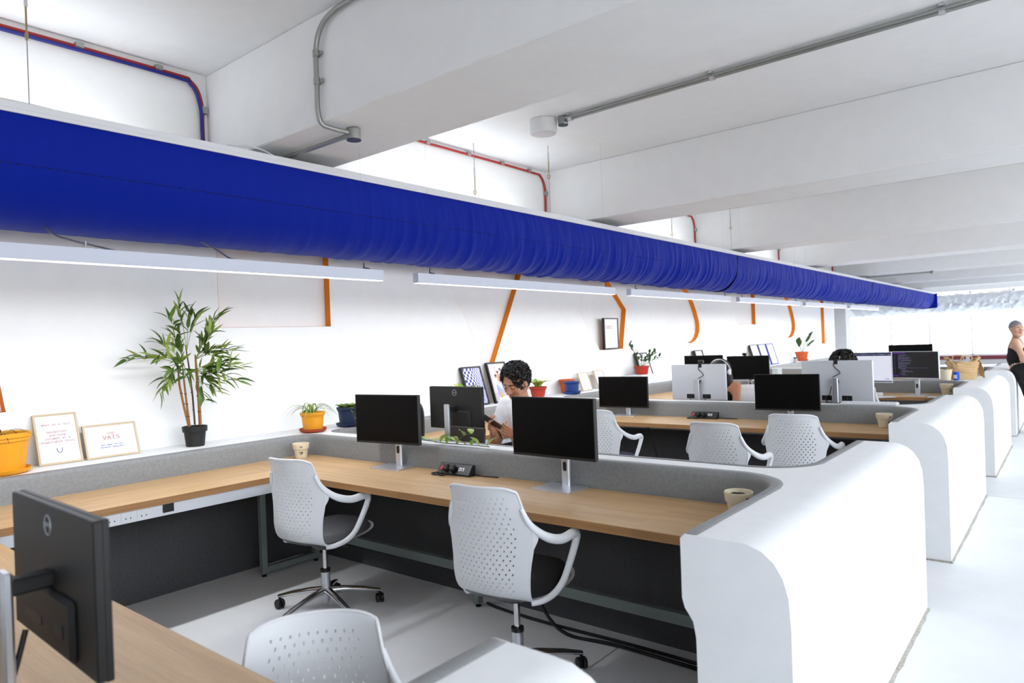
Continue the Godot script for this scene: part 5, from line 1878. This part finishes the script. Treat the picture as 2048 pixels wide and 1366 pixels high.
# ---------------------------------------------------------------- things far down the row
func far_items() -> void:
	var zt := zc(3)
	var t := thing("paper_cup", "cream paper tub on the third partition, left of the blue can", "cup", Vector3(-1.20, TOP, zt + .03))
	var st := S()
	lathe(st, [Vector2(0, 0), Vector2(.054, 0), Vector2(.070, .120), Vector2(.073, .121), Vector2(.073, .127), Vector2(.068, .127), Vector2(.066, .11), Vector2(0, .11)], 28)
	obj("tub", st, M.card, t)
	st = S()
	box(st, Vector3(.0, .128, .05), Vector3(.03, .006, .004))
	obj("rim_mark", st, M.print, t)
	t = thing("drink_can", "blue drink can on the third partition, against the paper bag", "can", Vector3(-1.095, TOP, zt - .0))
	st = S()
	lathe(st, [Vector2(0, 0), Vector2(.024, 0), Vector2(.033, .008), Vector2(.033, .085), Vector2(.026, .098), Vector2(0, .096)], 24)
	obj("can", st, M.can_blue, t)
	st = S()
	var lb := func(u: float, v: float) -> Vector3:
		var a := -2.6 + u * 1.3
		return Vector3(cos(a) * .0335, .02 + v * .045, -sin(a) * .0335)
	sheet(st, 8, 2, lb)
	obj("can_label", st, M.paper, t)
	t = thing("paper_bag", "crumpled brown paper bag standing on the third partition", "bag", Vector3(-1.05, TOP, zt - .17), .5)
	st = S()
	var nz := FastNoiseLite.new()
	nz.seed = 77; nz.frequency = 4.0; nz.fractal_octaves = 3
	var bagf := func(u: float, v: float, gap: float) -> Vector3:
		var a := u * TAU
		var sx := signf(cos(a)) * pow(absf(cos(a)), .45)
		var sz := signf(sin(a)) * pow(absf(sin(a)), .45)
		var n := nz.get_noise_3d(cos(a) * .6, v * 1.3, sin(a) * .6) * .045 * (.3 + v)
		var w := (.125 + .03 * v + n * .8) - gap
		return Vector3(sx * w, .001 + v * (.235 + .035 * sin(a * 2.0 + 1.0)) , sz * (w * .62))
	sheet(st, 56, 22, func(u, v): return bagf.call(u, v, 0.0), true)
	sheet(st, 56, 22, func(u, v): return bagf.call(u, v, .003), false, 2)
	obj("bag", st, M.kraft, t)
	for s in [-1.0, 1.0]:
		st = S()
		tube(st, curve([Vector3(-.06, .22, s * .10), Vector3(-.05, .27, s * .12), Vector3(.0, .28, s * .13), Vector3(.05, .27, s * .12), Vector3(.06, .22, s * .10)]), .006, 6)
		obj("handle", st, M.kraft, t)
	st = S()
	sheet(st, 10, 6, func(u, v): return Vector3(.15 + .06 * u, .23 - .21 * u * u + .01 * sin(v * 6), -.06 + .12 * v), false)
	obj("torn_flap", st, M.kraft, t)
	t = thing("white_pouch", "white rounded pouch lying on the third partition by the paper tub", "bag", Vector3(-1.52, TOP, zt - .03))
	st = S()
	var pf := func(u: float, v: float) -> Vector3:
		var a := u * TAU
		var k := sqrt(maxf(0, 1.0 - pow(absf(v * 2 - 1), 3.0)))
		return Vector3(cos(a) * .16 * k, .07 + (v * 2 - 1) * .07, sin(a) * .055 * k)
	sheet(st, 24, 12, pf, true)
	obj("pouch", st, M.shirt, t)
	st = S()
	tube(st, [Vector3(-.10, .135, 0), Vector3(.10, .135, 0)], .004, 6)
	obj("zip", st, M.ink_grey, t)

# ---------------------------------------------------------------- people: smooth fields meshed as surface nets
func smin(a: float, b: float, k: float) -> float:
	var h := maxf(k - absf(a - b), 0.0) / k
	return minf(a, b) - h * h * k * 0.25

func cap(p: Vector3, a: Vector3, b: Vector3, ra: float, rb: float) -> float:
	var ba := b - a
	var t := clampf((p - a).dot(ba) / maxf(ba.length_squared(), 1e-9), 0.0, 1.0)
	return (p - a - ba * t).length() - lerpf(ra, rb, t)

func elli(p: Vector3, c: Vector3, r: Vector3) -> float:
	var q := (p - c) / r
	var k0 := q.length()
	var k1 := (q / r).length()
	return k0 * (k0 - 1.0) / maxf(k1, 1e-6)

# caps: [a, b, ra, rb]
func caps_field(p: Vector3, caps: Array, k: float) -> float:
	var d := 9.0
	for c in caps:
		d = smin(d, cap(p, c[0], c[1], c[2], c[3]), k)
	return d

func net(st: SurfaceTool, lo: Vector3, hi: Vector3, h: float, f: Callable, col: Callable) -> void:
	var n := Vector3i(((hi - lo) / h).ceil()) + Vector3i.ONE
	var B := 4
	n = Vector3i(ceili(float(n.x) / B), ceili(float(n.y) / B), ceili(float(n.z) / B)) * B
	var m := n + Vector3i.ONE
	var val := PackedFloat32Array()
	val.resize(m.x * m.y * m.z)
	val.fill(99.0)
	var sy := m.x
	var sz := m.x * m.y
	var blocks := []
	var reach := h * B * 0.87 * 1.5
	for bz in n.z / B:
		for by in n.y / B:
			for bx in n.x / B:
				var c := lo + Vector3(bx + .5, by + .5, bz + .5) * h * B
				if absf(f.call(c)) > reach: continue
				blocks.append(Vector3i(bx, by, bz) * B)
				for z in B + 1:
					for y in B + 1:
						for x in B + 1:
							var id := (bx * B + x) + (by * B + y) * sy + (bz * B + z) * sz
							if val[id] > 98.0:
								val[id] = f.call(lo + Vector3(bx * B + x, by * B + y, bz * B + z) * h)
	var cell := {}
	var P := PackedVector3Array()
	var C := PackedColorArray()
	var off := [0, 1, sy, sy + 1, sz, sz + 1, sz + sy, sz + sy + 1]
	var edges := [[0, 1], [2, 3], [4, 5], [6, 7], [0, 2], [1, 3], [4, 6], [5, 7], [0, 4], [1, 5], [2, 6], [3, 7]]
	for b in blocks:
		for z in B:
			for y in B:
				for x in B:
					var id: int = (b.x + x) + (b.y + y) * sy + (b.z + z) * sz
					var neg := 0
					for o in off:
						if val[id + o] < 0.0: neg += 1
					if neg == 0 or neg == 8: continue
					var s := Vector3.ZERO
					var k := 0
					for e in edges:
						var va: float = val[id + off[e[0]]]
						var vb: float = val[id + off[e[1]]]
						if (va < 0.0) != (vb < 0.0):
							var t := va / (va - vb)
							var pa := Vector3(e[0] & 1, (e[0] >> 1) & 1, e[0] >> 2)
							var pb := Vector3(e[1] & 1, (e[1] >> 1) & 1, e[1] >> 2)
							s += pa.lerp(pb, t)
							k += 1
					cell[id] = P.size()
					var p: Vector3 = lo + (Vector3(b.x + x, b.y + y, b.z + z) + s / k) * h
					P.append(p)
					C.append(col.call(p))
	st.set_smooth_group(9)
	var quad := func(a: int, b: int, c: int, d: int, flip: bool) -> void:
		if not (cell.has(a) and cell.has(b) and cell.has(c) and cell.has(d)): return
		var q := [cell[a], cell[b], cell[c], cell[d]]
		if flip: q.reverse()
		for i in [0, 1, 2, 0, 2, 3]:
			st.set_color(C[q[i]])
			st.set_uv(Vector2.ZERO)
			st.add_vertex(P[q[i]])
	for id in cell.keys():
		var v0: float = val[id]
		for ax in 3:
			var d: int = [1, sy, sz][ax]
			var d1: int = [sy, sz, 1][ax]
			var d2: int = [sz, 1, sy][ax]
			var v1: float = val[id + d]
			if v1 > 98.0 or (v0 < 0.0) == (v1 < 0.0): continue
			quad.call(id, id - d1, id - d1 - d2, id - d2, v0 < 0.0)
	st.set_smooth_group(-1)

func lin(c: Color) -> Color: return c.srgb_to_linear()

# head field, in head space: +z forward, +y up, about 0.235 m tall
func head_f(p: Vector3) -> float:
	if p.length() > 0.20: return p.length() - 0.14
	var ax := absf(p.x)
	var q := Vector3(ax, p.y, p.z)
	var d := elli(p, Vector3(0, .032, -.012), Vector3(.075, .088, .094))
	d = smin(d, elli(p, Vector3(0, -.028, .026), Vector3(.058, .078, .062)), .035)
	d = smin(d, cap(q, Vector3(.0, -.092, .058), Vector3(.018, -.088, .05), .021, .019), .03)
	d = smin(d, cap(q, Vector3(.052, -.055, .0), Vector3(.03, -.085, .04), .018, .018), .035)
	d = smin(d, cap(q, Vector3(.0, .024, .082), Vector3(.036, .026, .068), .010, .011), .018)
	d = smin(d, elli(q, Vector3(.037, -.026, .062), Vector3(.026, .024, .022)), .025)
	var eye := (q - Vector3(.031, .001, .098)).length() - .0165
	d = -smin(-d, eye, .014)
	d = smin(d, (q - Vector3(.031, -.001, .0765)).length() - .0122, .004)
	d = smin(d, cap(p, Vector3(0, .008, .086), Vector3(0, -.030, .108), .007, .0115), .014)
	d = smin(d, (q - Vector3(.011, -.033, .096)).length() - .0085, .008)
	d = smin(d, cap(q, Vector3(0, -.0545, .0905), Vector3(.021, -.0575, .078), .0058, .003), .006)
	d = smin(d, cap(q, Vector3(0, -.0655, .0885), Vector3(.018, -.0625, .078), .0068, .003), .006)
	d = smin(d, elli(q, Vector3(.077, -.008, -.008), Vector3(.009, .031, .019)), .008)
	return d

func head_c(p: Vector3, skin: Color, lip: Color, brow: Color, shut: bool) -> Color:
	var q := Vector3(absf(p.x), p.y, p.z)
	if cap(q, Vector3(0, -.0600, .090), Vector3(.020, -.0598, .08), .0115, .004) < .002 and p.z > .07: return lip
	if cap(q, Vector3(.016, .021, .09), Vector3(.048, .020, .07), .003, .002) < .003: return brow
	var e := (q - Vector3(.031, -.001, .088))
	if shut:
		if absf(e.y + .004 - e.x * e.x * 8.0) < .0028 and absf(e.x) < .016 and p.z > .06: return Color(.03, .02, .018)
	else:
		if Vector2(e.x, e.y * 2.2).length() < .0135 and p.z > .06:
			if Vector2(e.x, e.y).length() < .0055: return Color(.04, .03, .025)
			return Color(.55, .52, .50)
	var red := clampf(1.0 - (q - Vector3(.04, -.03, .07)).length() / .035, 0, 1)
	return skin.lerp(Color(skin.r * 1.03, skin.g * .88, skin.b * .86), red * .6)

# fingers curl from a palm; returns capsules. n = palm normal (the side the fingers close to), d = pointing direction
func hand_caps(w: Vector3, d: Vector3, n: Vector3, thumb_side: float, curl: Array, size := 1.0) -> Array:
	d = d.normalized()
	n = (n - d * n.dot(d)).normalized()
	var s := d.cross(n).normalized() * thumb_side
	var o := []
	for i in 4:
		var x := (-.030 + .020 * i) * size
		o.append([w + s * x * .6, w + d * .078 * size + s * x, .0125 * size, .0105 * size])
	var len := [.062, .076, .080, .070]
	for i in 4:
		var x := (-.030 + .020 * i) * size
		var a: Vector3 = w + d * .082 * size + s * x
		var ang := 0.0
		var r := .0088 * size
		for j in 3:
			ang += curl[i] * [.7, 1.0, .75][j]
			var dir := d * cos(ang) + n * sin(ang)
			var b: Vector3 = a + dir * len[i] * [.48, .31, .24][j] * size
			o.append([a, b, r, r * .90])
			a = b
			r *= .90
	var a2: Vector3 = w + d * .025 * size + s * .026 * size
	var tdir := (d * .7 + s * .75 + n * .35).normalized()
	var b2: Vector3 = a2 + tdir * .045 * size
	var c2: Vector3 = b2 + (d * .9 + s * .1 + n * .45).normalized() * .032 * size
	o.append([a2, b2, .0135 * size, .0105 * size])
	o.append([b2, c2, .0100 * size, .0085 * size])
	return o

func bounds(caps: Array, pad: float) -> Array:
	var lo := Vector3.ONE * 99.0
	var hi := -lo
	for c in caps:
		for i in 2:
			var r: float = maxf(c[2], c[3]) + pad
			lo = lo.min(c[i] - Vector3.ONE * r)
			hi = hi.max(c[i] + Vector3.ONE * r)
	return [lo, hi]

func add_caps(st: SurfaceTool, caps: Array, k: float, h: float, c: Color) -> void:
	var b := bounds(caps, h * 3)
	net(st, b[0], b[1], h, func(p): return caps_field(p, caps, k), func(_p): return c)

func cloth(t: Node3D, called: String, caps: Array, cut: Array, m: Material, h: float, k := .05, wob := .006, sd := 1) -> void:
	var nz := FastNoiseLite.new()
	nz.seed = sd; nz.frequency = 9.0; nz.fractal_octaves = 2
	var b := bounds(caps, h * 3 + wob)
	var st := S()
	net(st, b[0], b[1], h, func(p):
		var d := caps_field(p, caps, k) + nz.get_noise_3d(p.x, p.y * .6, p.z) * wob
		for c in cut: d = -smin(-d, cap(p, c[0], c[1], c[2], c[3]), .006)
		return d, func(_p): return Color.WHITE)
	obj(called, st, m, t)

func add_head(st: SurfaceTool, xf: Transform3D, h: float, skin: Color, lip: Color, brow: Color, shut: bool) -> void:
	var inv := xf.affine_inverse()
	var c := xf.origin
	net(st, c - Vector3.ONE * .145, c + Vector3.ONE * .145, h, func(p): return head_f(inv * p), func(p): return head_c(inv * p, skin, lip, brow, shut))

func hair_cap(t: Node3D, xf: Transform3D, h: float, m: Material, grow: float, amp: float, freq: float, cutf: Callable, sd: int) -> void:
	var inv := xf.affine_inverse()
	var nz := FastNoiseLite.new()
	nz.seed = sd; nz.frequency = freq; nz.fractal_octaves = 3
	var c := xf.origin
	var st := S()
	var R := .13 + grow
	net(st, c - Vector3.ONE * R, c + Vector3.ONE * R, h, func(p):
		var q: Vector3 = inv * p
		var d := elli(q, Vector3(0, .034, -.014), Vector3(.079 + grow, .094 + grow, .099 + grow)) + (absf(nz.get_noise_3d(q.x, q.y, q.z)) - .2) * amp
		return maxf(d, cutf.call(q)), func(_p): return Color.WHITE)
	obj("hair", st, m, t)

func people() -> void:
	seated_reader()
	headphone_person()
	curly_person()
	standing_person()

# the woman in white reading her phone
func seated_reader() -> void:
	var O := Vector3(-3.17, 0, -3.98)
	var t := thing("person", "seated person with short dark hair in a white shirt, looking down at a phone", "person", O)
	var skin := lin(Color(.70, .50, .40))
	var hp := Vector3(.02, 1.245, .10)
	var hx := Transform3D((Basis(Vector3.UP, -.04) * Basis(Vector3.RIGHT, .46) * Basis(Vector3.BACK, -.05)).scaled(Vector3.ONE * 1.06), hp)
	var st := S()
	var rs := Vector3(-.17, 1.045, -.03)
	var ls := Vector3(.19, 1.045, -.03)
	var re := Vector3(-.205, .80, .10)
	var le := Vector3(.25, .80, .08)
	var rw := Vector3(-.085, .895, .255)
	var lw := Vector3(.105, .885, .24)
	var body := [[Vector3(0, .48, -.20), Vector3(0, .68, -.14), .15, .125], [Vector3(0, .68, -.14), Vector3(0, .95, -.06), .125, .125], [Vector3(-.09, .97, -.05), Vector3(.09, .97, -.05), .095, .095], [Vector3(-.13, 1.03, -.03), Vector3(.15, 1.03, -.03), .06, .06], [Vector3(0, 1.03, -.02), Vector3(.01, 1.17, .045), .055, .050],
		[rs, re, .048, .040], [re, rw, .039, .026], [ls, le, .048, .040], [le, lw, .039, .026],
		[Vector3(-.10, .49, -.15), Vector3(-.11, .50, .22), .085, .065], [Vector3(.10, .49, -.15), Vector3(.11, .50, .22), .085, .065], [Vector3(-.11, .50, .22), Vector3(-.11, .07, .16), .062, .040], [Vector3(.11, .50, .22), Vector3(.11, .07, .16), .062, .040], [Vector3(-.11, .045, .14), Vector3(-.11, .035, .30), .042, .034], [Vector3(.11, .045, .14), Vector3(.11, .035, .30), .042, .034]]
	add_caps(st, body, .05, .012, skin)
	var ph := Vector3(-.035, .975, .318)          # phone centre
	var rh := hand_caps(rw, Vector3(.12, .62, .42), Vector3(.75, .1, -.25), -1.0, [.55, .55, .5, .5])
	rh.append([rw - (rw - re).normalized() * .05, rw, .027, .024])
	add_caps(st, rh, .006, .0035, skin)
	var lh := hand_caps(lw, Vector3(-.70, .42, .38), Vector3(-.35, .25, -.8), 1.0, [.9, .85, .75, .18])
	lh.append([lw - (lw - le).normalized() * .05, lw, .027, .024])
	add_caps(st, lh, .006, .0035, skin)
	add_head(st, hx, .0036, skin, lin(Color(.62, .34, .30)), lin(Color(.10, .07, .06)), true)
	obj("body", st, M.skin, t)
	hair_cap(t, hx, .0042, M.hair, .014, .075, 40.0, func(q: Vector3) -> float:
		# fringe swept over the brow, cropped round the ears and nape
		var face := cap(q, Vector3(-.012, .030, .110), Vector3(0, -.10, .06), .066, .085)
		var nape := -(q.y + .07)
		var ear := .026 - (Vector3(absf(q.x), q.y, q.z) - Vector3(.09, -.012, .012)).length()
		return maxf(maxf(-face, nape), ear), 3)
	cloth(t, "shirt", [[Vector3(0, .50, -.19), Vector3(0, .70, -.13), .185, .165], [Vector3(0, .70, -.13), Vector3(0, .95, -.06), .165, .155], [Vector3(-.10, .97, -.05), Vector3(.11, .97, -.05), .120, .120], [Vector3(-.14, 1.035, -.03), Vector3(.16, 1.035, -.03), .078, .078], [rs, rs.lerp(re, .62), .080, .092], [ls, ls.lerp(le, .62), .080, .092]],
		[[Vector3(.01, 1.20, .05), Vector3(.01, 1.06, .02), .085, .062], [Vector3(.01, 1.06, .10), Vector3(.015, .93, .13), .045, .018], [re + Vector3(-.02, -.02, .02), re.lerp(rs, .30) + Vector3(.0, .0, .04), .075, .060], [le + Vector3(.02, -.02, .02), le.lerp(ls, .30) + Vector3(.0, .0, .04), .075, .060]], M.shirt, .0085, .05, .010, 4)
	cloth(t, "trousers", [[Vector3(0, .50, -.20), Vector3(0, .56, -.18), .165, .15], [Vector3(-.10, .50, -.15), Vector3(-.11, .51, .22), .098, .078], [Vector3(.10, .50, -.15), Vector3(.11, .51, .22), .098, .078], [Vector3(-.11, .51, .22), Vector3(-.11, .12, .17), .075, .06], [Vector3(.11, .51, .22), Vector3(.11, .12, .17), .075, .06]], [], M.blackcloth, .016, .04, .004, 6)
	st = S()
	tube(st, ring_pts(hx * Vector3(.083, -.045, -.004), .008, hx.basis * Basis(Vector3.UP, PI / 2), 14), .0016, 6)
	obj("earring", st, M.brass, t)
	st = S()
	for q in lh:
		pass
	var tipc: Array = lh[15]
	box(st, tipc[1] + Vector3(-.004, .004, .002), Vector3(.008, .008, .008), .003)
	obj("painted_nail", st, M.red, t)
	var p := thing("phone", "dark phone held by the person in the white shirt", "phone", O + ph)
	var pn := Vector3(.10, .66, -.74).normalized()
	var py := Vector3(-.72, .45, .45)
	py = (py - pn * py.dot(pn)).normalized()
	p.basis = Basis(py.cross(pn), py, pn)
	st = S()
	prism(st, rounded(.072, .148, .010), -.004, .004)
	obj("phone_body", st, mat(Color(.16, .12, .09), .4), p)
	st = S()
	prism(st, rounded(.067, .143, .008), .004, .0046)
	obj("phone_screen", st, M.screen, p)
	var c := dup(chair0, "office_chair", Vector3(-3.16, 0, -4.22), PI, "white chair under the person in the white shirt, mostly hidden")
	c.position.z = -4.24

func headphone_person() -> void:
	var O := Vector3(-3.03, 0, -7.34)
	var t := thing("person", "person with long dark hair and white headphones, bare arm showing beside the silver monitor", "person", O)
	var skin := lin(Color(.72, .50, .38))
	var hx := Transform3D(Basis(Vector3.RIGHT, .25), Vector3(0, 1.125, .06))
	var ls := Vector3(.165, .965, .02)
	var rs := Vector3(-.165, .965, .02)
	var le := Vector3(.20, .74, .14)
	var re := Vector3(-.20, .76, .16)
	var lw := Vector3(.08, .78, .38)
	var rw := Vector3(-.08, .78, .38)
	var st := S()
	add_caps(st, [[Vector3(0, .48, -.12), Vector3(0, .86, -.03), .14, .115], [Vector3(-.10, .93, 0), Vector3(.10, .93, 0), .075, .075], [Vector3(-.13, .955, .01), Vector3(.13, .955, .01), .055, .055], [Vector3(0, .96, .01), Vector3(0, 1.07, .04), .05, .048], [ls, le, .047, .040], [le, lw, .038, .026], [rs, re, .047, .040], [re, rw, .038, .026],
		[Vector3(-.10, .48, -.08), Vector3(-.11, .49, .30), .085, .065], [Vector3(.10, .48, -.08), Vector3(.11, .49, .30), .085, .065], [Vector3(-.11, .49, .30), Vector3(-.11, .05, .26), .060, .040], [Vector3(.11, .49, .30), Vector3(.11, .05, .26), .060, .040]], .045, .012, skin)
	for q in [[lw, -1.0], [rw, 1.0]]:
		add_caps(st, hand_caps(q[0], Vector3(q[1] * .1, -.05, 1), Vector3(0, -1, .1), -q[1], [.35, .35, .35, .35]), .006, .005, skin)
	add_head(st, hx, .006, skin, lin(Color(.62, .34, .30)), lin(Color(.08, .06, .05)), true)
	obj("body", st, M.skin, t)
	cloth(t, "top", [[Vector3(0, .50, -.12), Vector3(0, .82, -.03), .155, .130], [Vector3(-.08, .88, 0), Vector3(.08, .88, 0), .085, .085]], [], M.blackcloth, .014, .04, .004, 8)
	cloth(t, "hair", [[hx * Vector3(0, .04, -.02), hx * Vector3(0, .02, -.03), .105, .105], [hx * Vector3(.05, -.02, -.03), Vector3(.10, .90, .03), .062, .045], [hx * Vector3(-.05, -.02, -.03), Vector3(-.10, .90, .03), .062, .045], [hx * Vector3(0, -.02, -.06), Vector3(0, .86, -.11), .09, .06]], [[hx * Vector3(0, -.03, .11), hx * Vector3(0, -.10, .09), .07, .07]], M.hair_curl, .008, .03, .012, 12)
	var h := thing("headphones", "white headphones worn by the person behind the silver monitor", "headphones", O)
	st = S()
	var arc := []
	for i in 15:
		var a := PI * i / 14.0
		arc.append(hx * Vector3(cos(a) * .112, sin(a) * .118 + .022, -.005))
	tube(st, arc, .007, 8)
	obj("band", st, M.white_plastic, h)
	for s in [-1.0, 1.0]:
		st = S()
		lathe(st, [Vector2(0, -.012), Vector2(.034, -.012), Vector2(.038, -.004), Vector2(.034, .014), Vector2(0, .014)], 20, Transform3D(hx.basis * Basis(Vector3.BACK, PI / 2), hx * Vector3(s * .103, .0, -.005)))
		obj("ear_cup", st, M.white_plastic, h)

func curly_person() -> void:
	var O := Vector3(-1.79, 0, -7.40)
	var t := thing("person", "person with a big head of dark curls behind the right silver monitor", "person", O)
	var skin := lin(Color(.55, .38, .29))
	var hx := Transform3D(Basis(Vector3.RIGHT, .2), Vector3(0, 1.165, .06))
	var st := S()
	add_caps(st, [[Vector3(0, .48, -.12), Vector3(0, .86, -.03), .14, .12], [Vector3(-.13, .96, .01), Vector3(.13, .96, .01), .06, .06], [Vector3(0, .96, .01), Vector3(0, 1.09, .04), .05, .048], [Vector3(.17, .96, .02), Vector3(.21, .74, .14), .048, .040], [Vector3(.21, .74, .14), Vector3(.08, .78, .36), .038, .026], [Vector3(-.17, .96, .02), Vector3(-.21, .74, .14), .048, .040], [Vector3(-.21, .74, .14), Vector3(-.08, .78, .36), .038, .026],
		[Vector3(-.10, .48, -.08), Vector3(-.11, .49, .30), .085, .065], [Vector3(.10, .48, -.08), Vector3(.11, .49, .30), .085, .065], [Vector3(-.11, .49, .30), Vector3(-.11, .05, .26), .060, .040], [Vector3(.11, .49, .30), Vector3(.11, .05, .26), .060, .040]], .045, .013, skin)
	for q in [[Vector3(.08, .78, .36), -1.0], [Vector3(-.08, .78, .36), 1.0]]:
		add_caps(st, hand_caps(q[0], Vector3(q[1] * .1, -.05, 1), Vector3(0, -1, .1), -q[1], [.35, .35, .35, .35]), .006, .005, skin)
	add_head(st, hx, .006, skin, lin(Color(.5, .28, .25)), lin(Color(.05, .04, .03)), true)
	obj("body", st, M.skin, t)
	cloth(t, "top", [[Vector3(0, .50, -.12), Vector3(0, .86, -.03), .155, .140], [Vector3(-.13, .955, .01), Vector3(.13, .955, .01), .075, .075], [Vector3(.17, .96, .02), Vector3(.20, .84, .08), .065, .06], [Vector3(-.17, .96, .02), Vector3(-.20, .84, .08), .065, .06]], [], M.blackcloth, .014, .04, .004, 18)
	hair_cap(t, hx, .0055, M.hair_curl, .042, .10, 26.0, func(q: Vector3) -> float: return -cap(q, Vector3(0, -.03, .13), Vector3(0, -.12, .08), .075, .09), 21)
	var c := dup(chair0, "office_chair", Vector3(-1.79, 0, -7.62), PI, "white chair under the curly-haired person, hidden by the silver monitor")
	c.position.z = -7.64

func standing_person() -> void:
	var O := Vector3(-.60, 0, -12.0)
	var t := thing("person", "standing person with cropped hair in a black strappy top, arms folded, by the far partition", "person", O)
	var skin := lin(Color(.80, .62, .52))
	var hx := Transform3D(Basis(Vector3.UP, .62) * Basis(Vector3.RIGHT, -.06), Vector3(-.045, 1.452, .01))
	var rs := Vector3(-.055, 1.275, .165)
	var ls := Vector3(-.055, 1.275, -.165)
	var re := Vector3(.035, 1.03, .215)
	var le := Vector3(.045, 1.03, -.205)
	var rw := Vector3(.145, 1.045, -.01)
	var lw := Vector3(.115, .985, .05)
	var st := S()
	var H := [[Vector3(.03, .80, .085), Vector3(.12, .45, .09), .090, .058], [Vector3(.03, .80, -.085), Vector3(.12, .45, -.09), .090, .058], [Vector3(.12, .45, .09), Vector3(.20, .08, .09), .055, .036], [Vector3(.12, .45, -.09), Vector3(.20, .08, -.09), .055, .036], [Vector3(.19, .05, .09), Vector3(.34, .03, .10), .040, .030], [Vector3(.19, .05, -.09), Vector3(.34, .03, -.10), .040, .030]]
	var torso := [[Vector3(.0, .86, -.05), Vector3(.0, .86, .05), .125, .125], [Vector3(-.02, .88, 0), Vector3(-.06, 1.04, 0), .120, .095], [Vector3(-.06, 1.04, 0), Vector3(-.05, 1.18, 0), .098, .10], [Vector3(-.045, 1.19, -.07), Vector3(-.045, 1.19, .07), .088, .088], [Vector3(-.055, 1.275, -.12), Vector3(-.055, 1.275, .12), .050, .050], [Vector3(-.05, 1.27, 0), Vector3(-.05, 1.39, .0), .050, .047]]
	add_caps(st, torso + H + [[rs, re, .044, .037], [re, rw, .036, .025], [ls, le, .044, .037], [le, lw, .036, .025]], .05, .011, skin)
	add_caps(st, hand_caps(rw, Vector3(.2, .15, -1), Vector3(-1, 0, 0), 1.0, [.3, .3, .3, .3], .95), .006, .0045, skin)
	add_caps(st, hand_caps(lw, Vector3(.05, -.12, 1), Vector3(-1, .0, 0), -1.0, [.15, .15, .2, .25], .95), .006, .0045, skin)
	add_head(st, hx, .0045, skin, lin(Color(.72, .40, .38)), lin(Color(.35, .26, .22)), false)
	obj("body", st, M.skin, t)
	hair_cap(t, hx, .0055, M.hair_crop, -.001, .004, 60.0, func(q: Vector3) -> float:
		var face := cap(q, Vector3(0, -.01, .11), Vector3(0, -.10, .07), .075, .085)
		return maxf(maxf(-face, -(q.y + .045)), .03 - (Vector3(absf(q.x), q.y, q.z) - Vector3(.085, -.012, .0)).length()), 5)
	cloth(t, "top", [[Vector3(-.025, .93, 0), Vector3(-.06, 1.04, 0), .118, .106], [Vector3(-.06, 1.04, 0), Vector3(-.05, 1.16, 0), .108, .108], [Vector3(-.045, 1.17, -.065), Vector3(-.045, 1.17, .065), .092, .092]], [[Vector3(-.20, 1.27, 0), Vector3(.10, 1.34, 0), .10, .12]], M.blackcloth, .010, .04, .004, 31)
	for s in [-1.0, 1.0]:
		st = S()
		tube(st, curve([Vector3(-.145, 1.17, s * .075), Vector3(-.115, 1.28, s * .085), Vector3(-.055, 1.332, s * .09), Vector3(.0, 1.29, s * .085), Vector3(.045, 1.20, s * .07)]), .005, 6)
		obj("strap", st, M.blackcloth, t)
	cloth(t, "trousers", [[Vector3(.0, .86, -.05), Vector3(.0, .86, .05), .138, .138], [Vector3(.03, .80, .085), Vector3(.12, .45, .09), .105, .085], [Vector3(.03, .80, -.085), Vector3(.12, .45, -.09), .105, .085], [Vector3(.12, .45, .09), Vector3(.20, .10, .09), .085, .080], [Vector3(.12, .45, -.09), Vector3(.20, .10, -.09), .085, .080]], [], M.blackcloth, .013, .04, .004, 33)
	# pale stripes round the waistband
	for i in 22:
		var a := TAU * i / 22.0
		st = S()
		box(st, Vector3(-.02 + cos(a) * .128, .958 + .012 * (i % 2), sin(a) * .128), Vector3(.004, .020, .014), .001, Basis(Vector3.UP, -a) * Basis(Vector3.RIGHT, .5))
		obj("waist_stripe", st, M.paper, t)
	for s in [-1.0, 1.0]:
		st = S()
		box(st, Vector3(.26, .018, s * .10), Vector3(.25, .03, .085), .012)
		obj("shoe", st, M.black_soft, t)
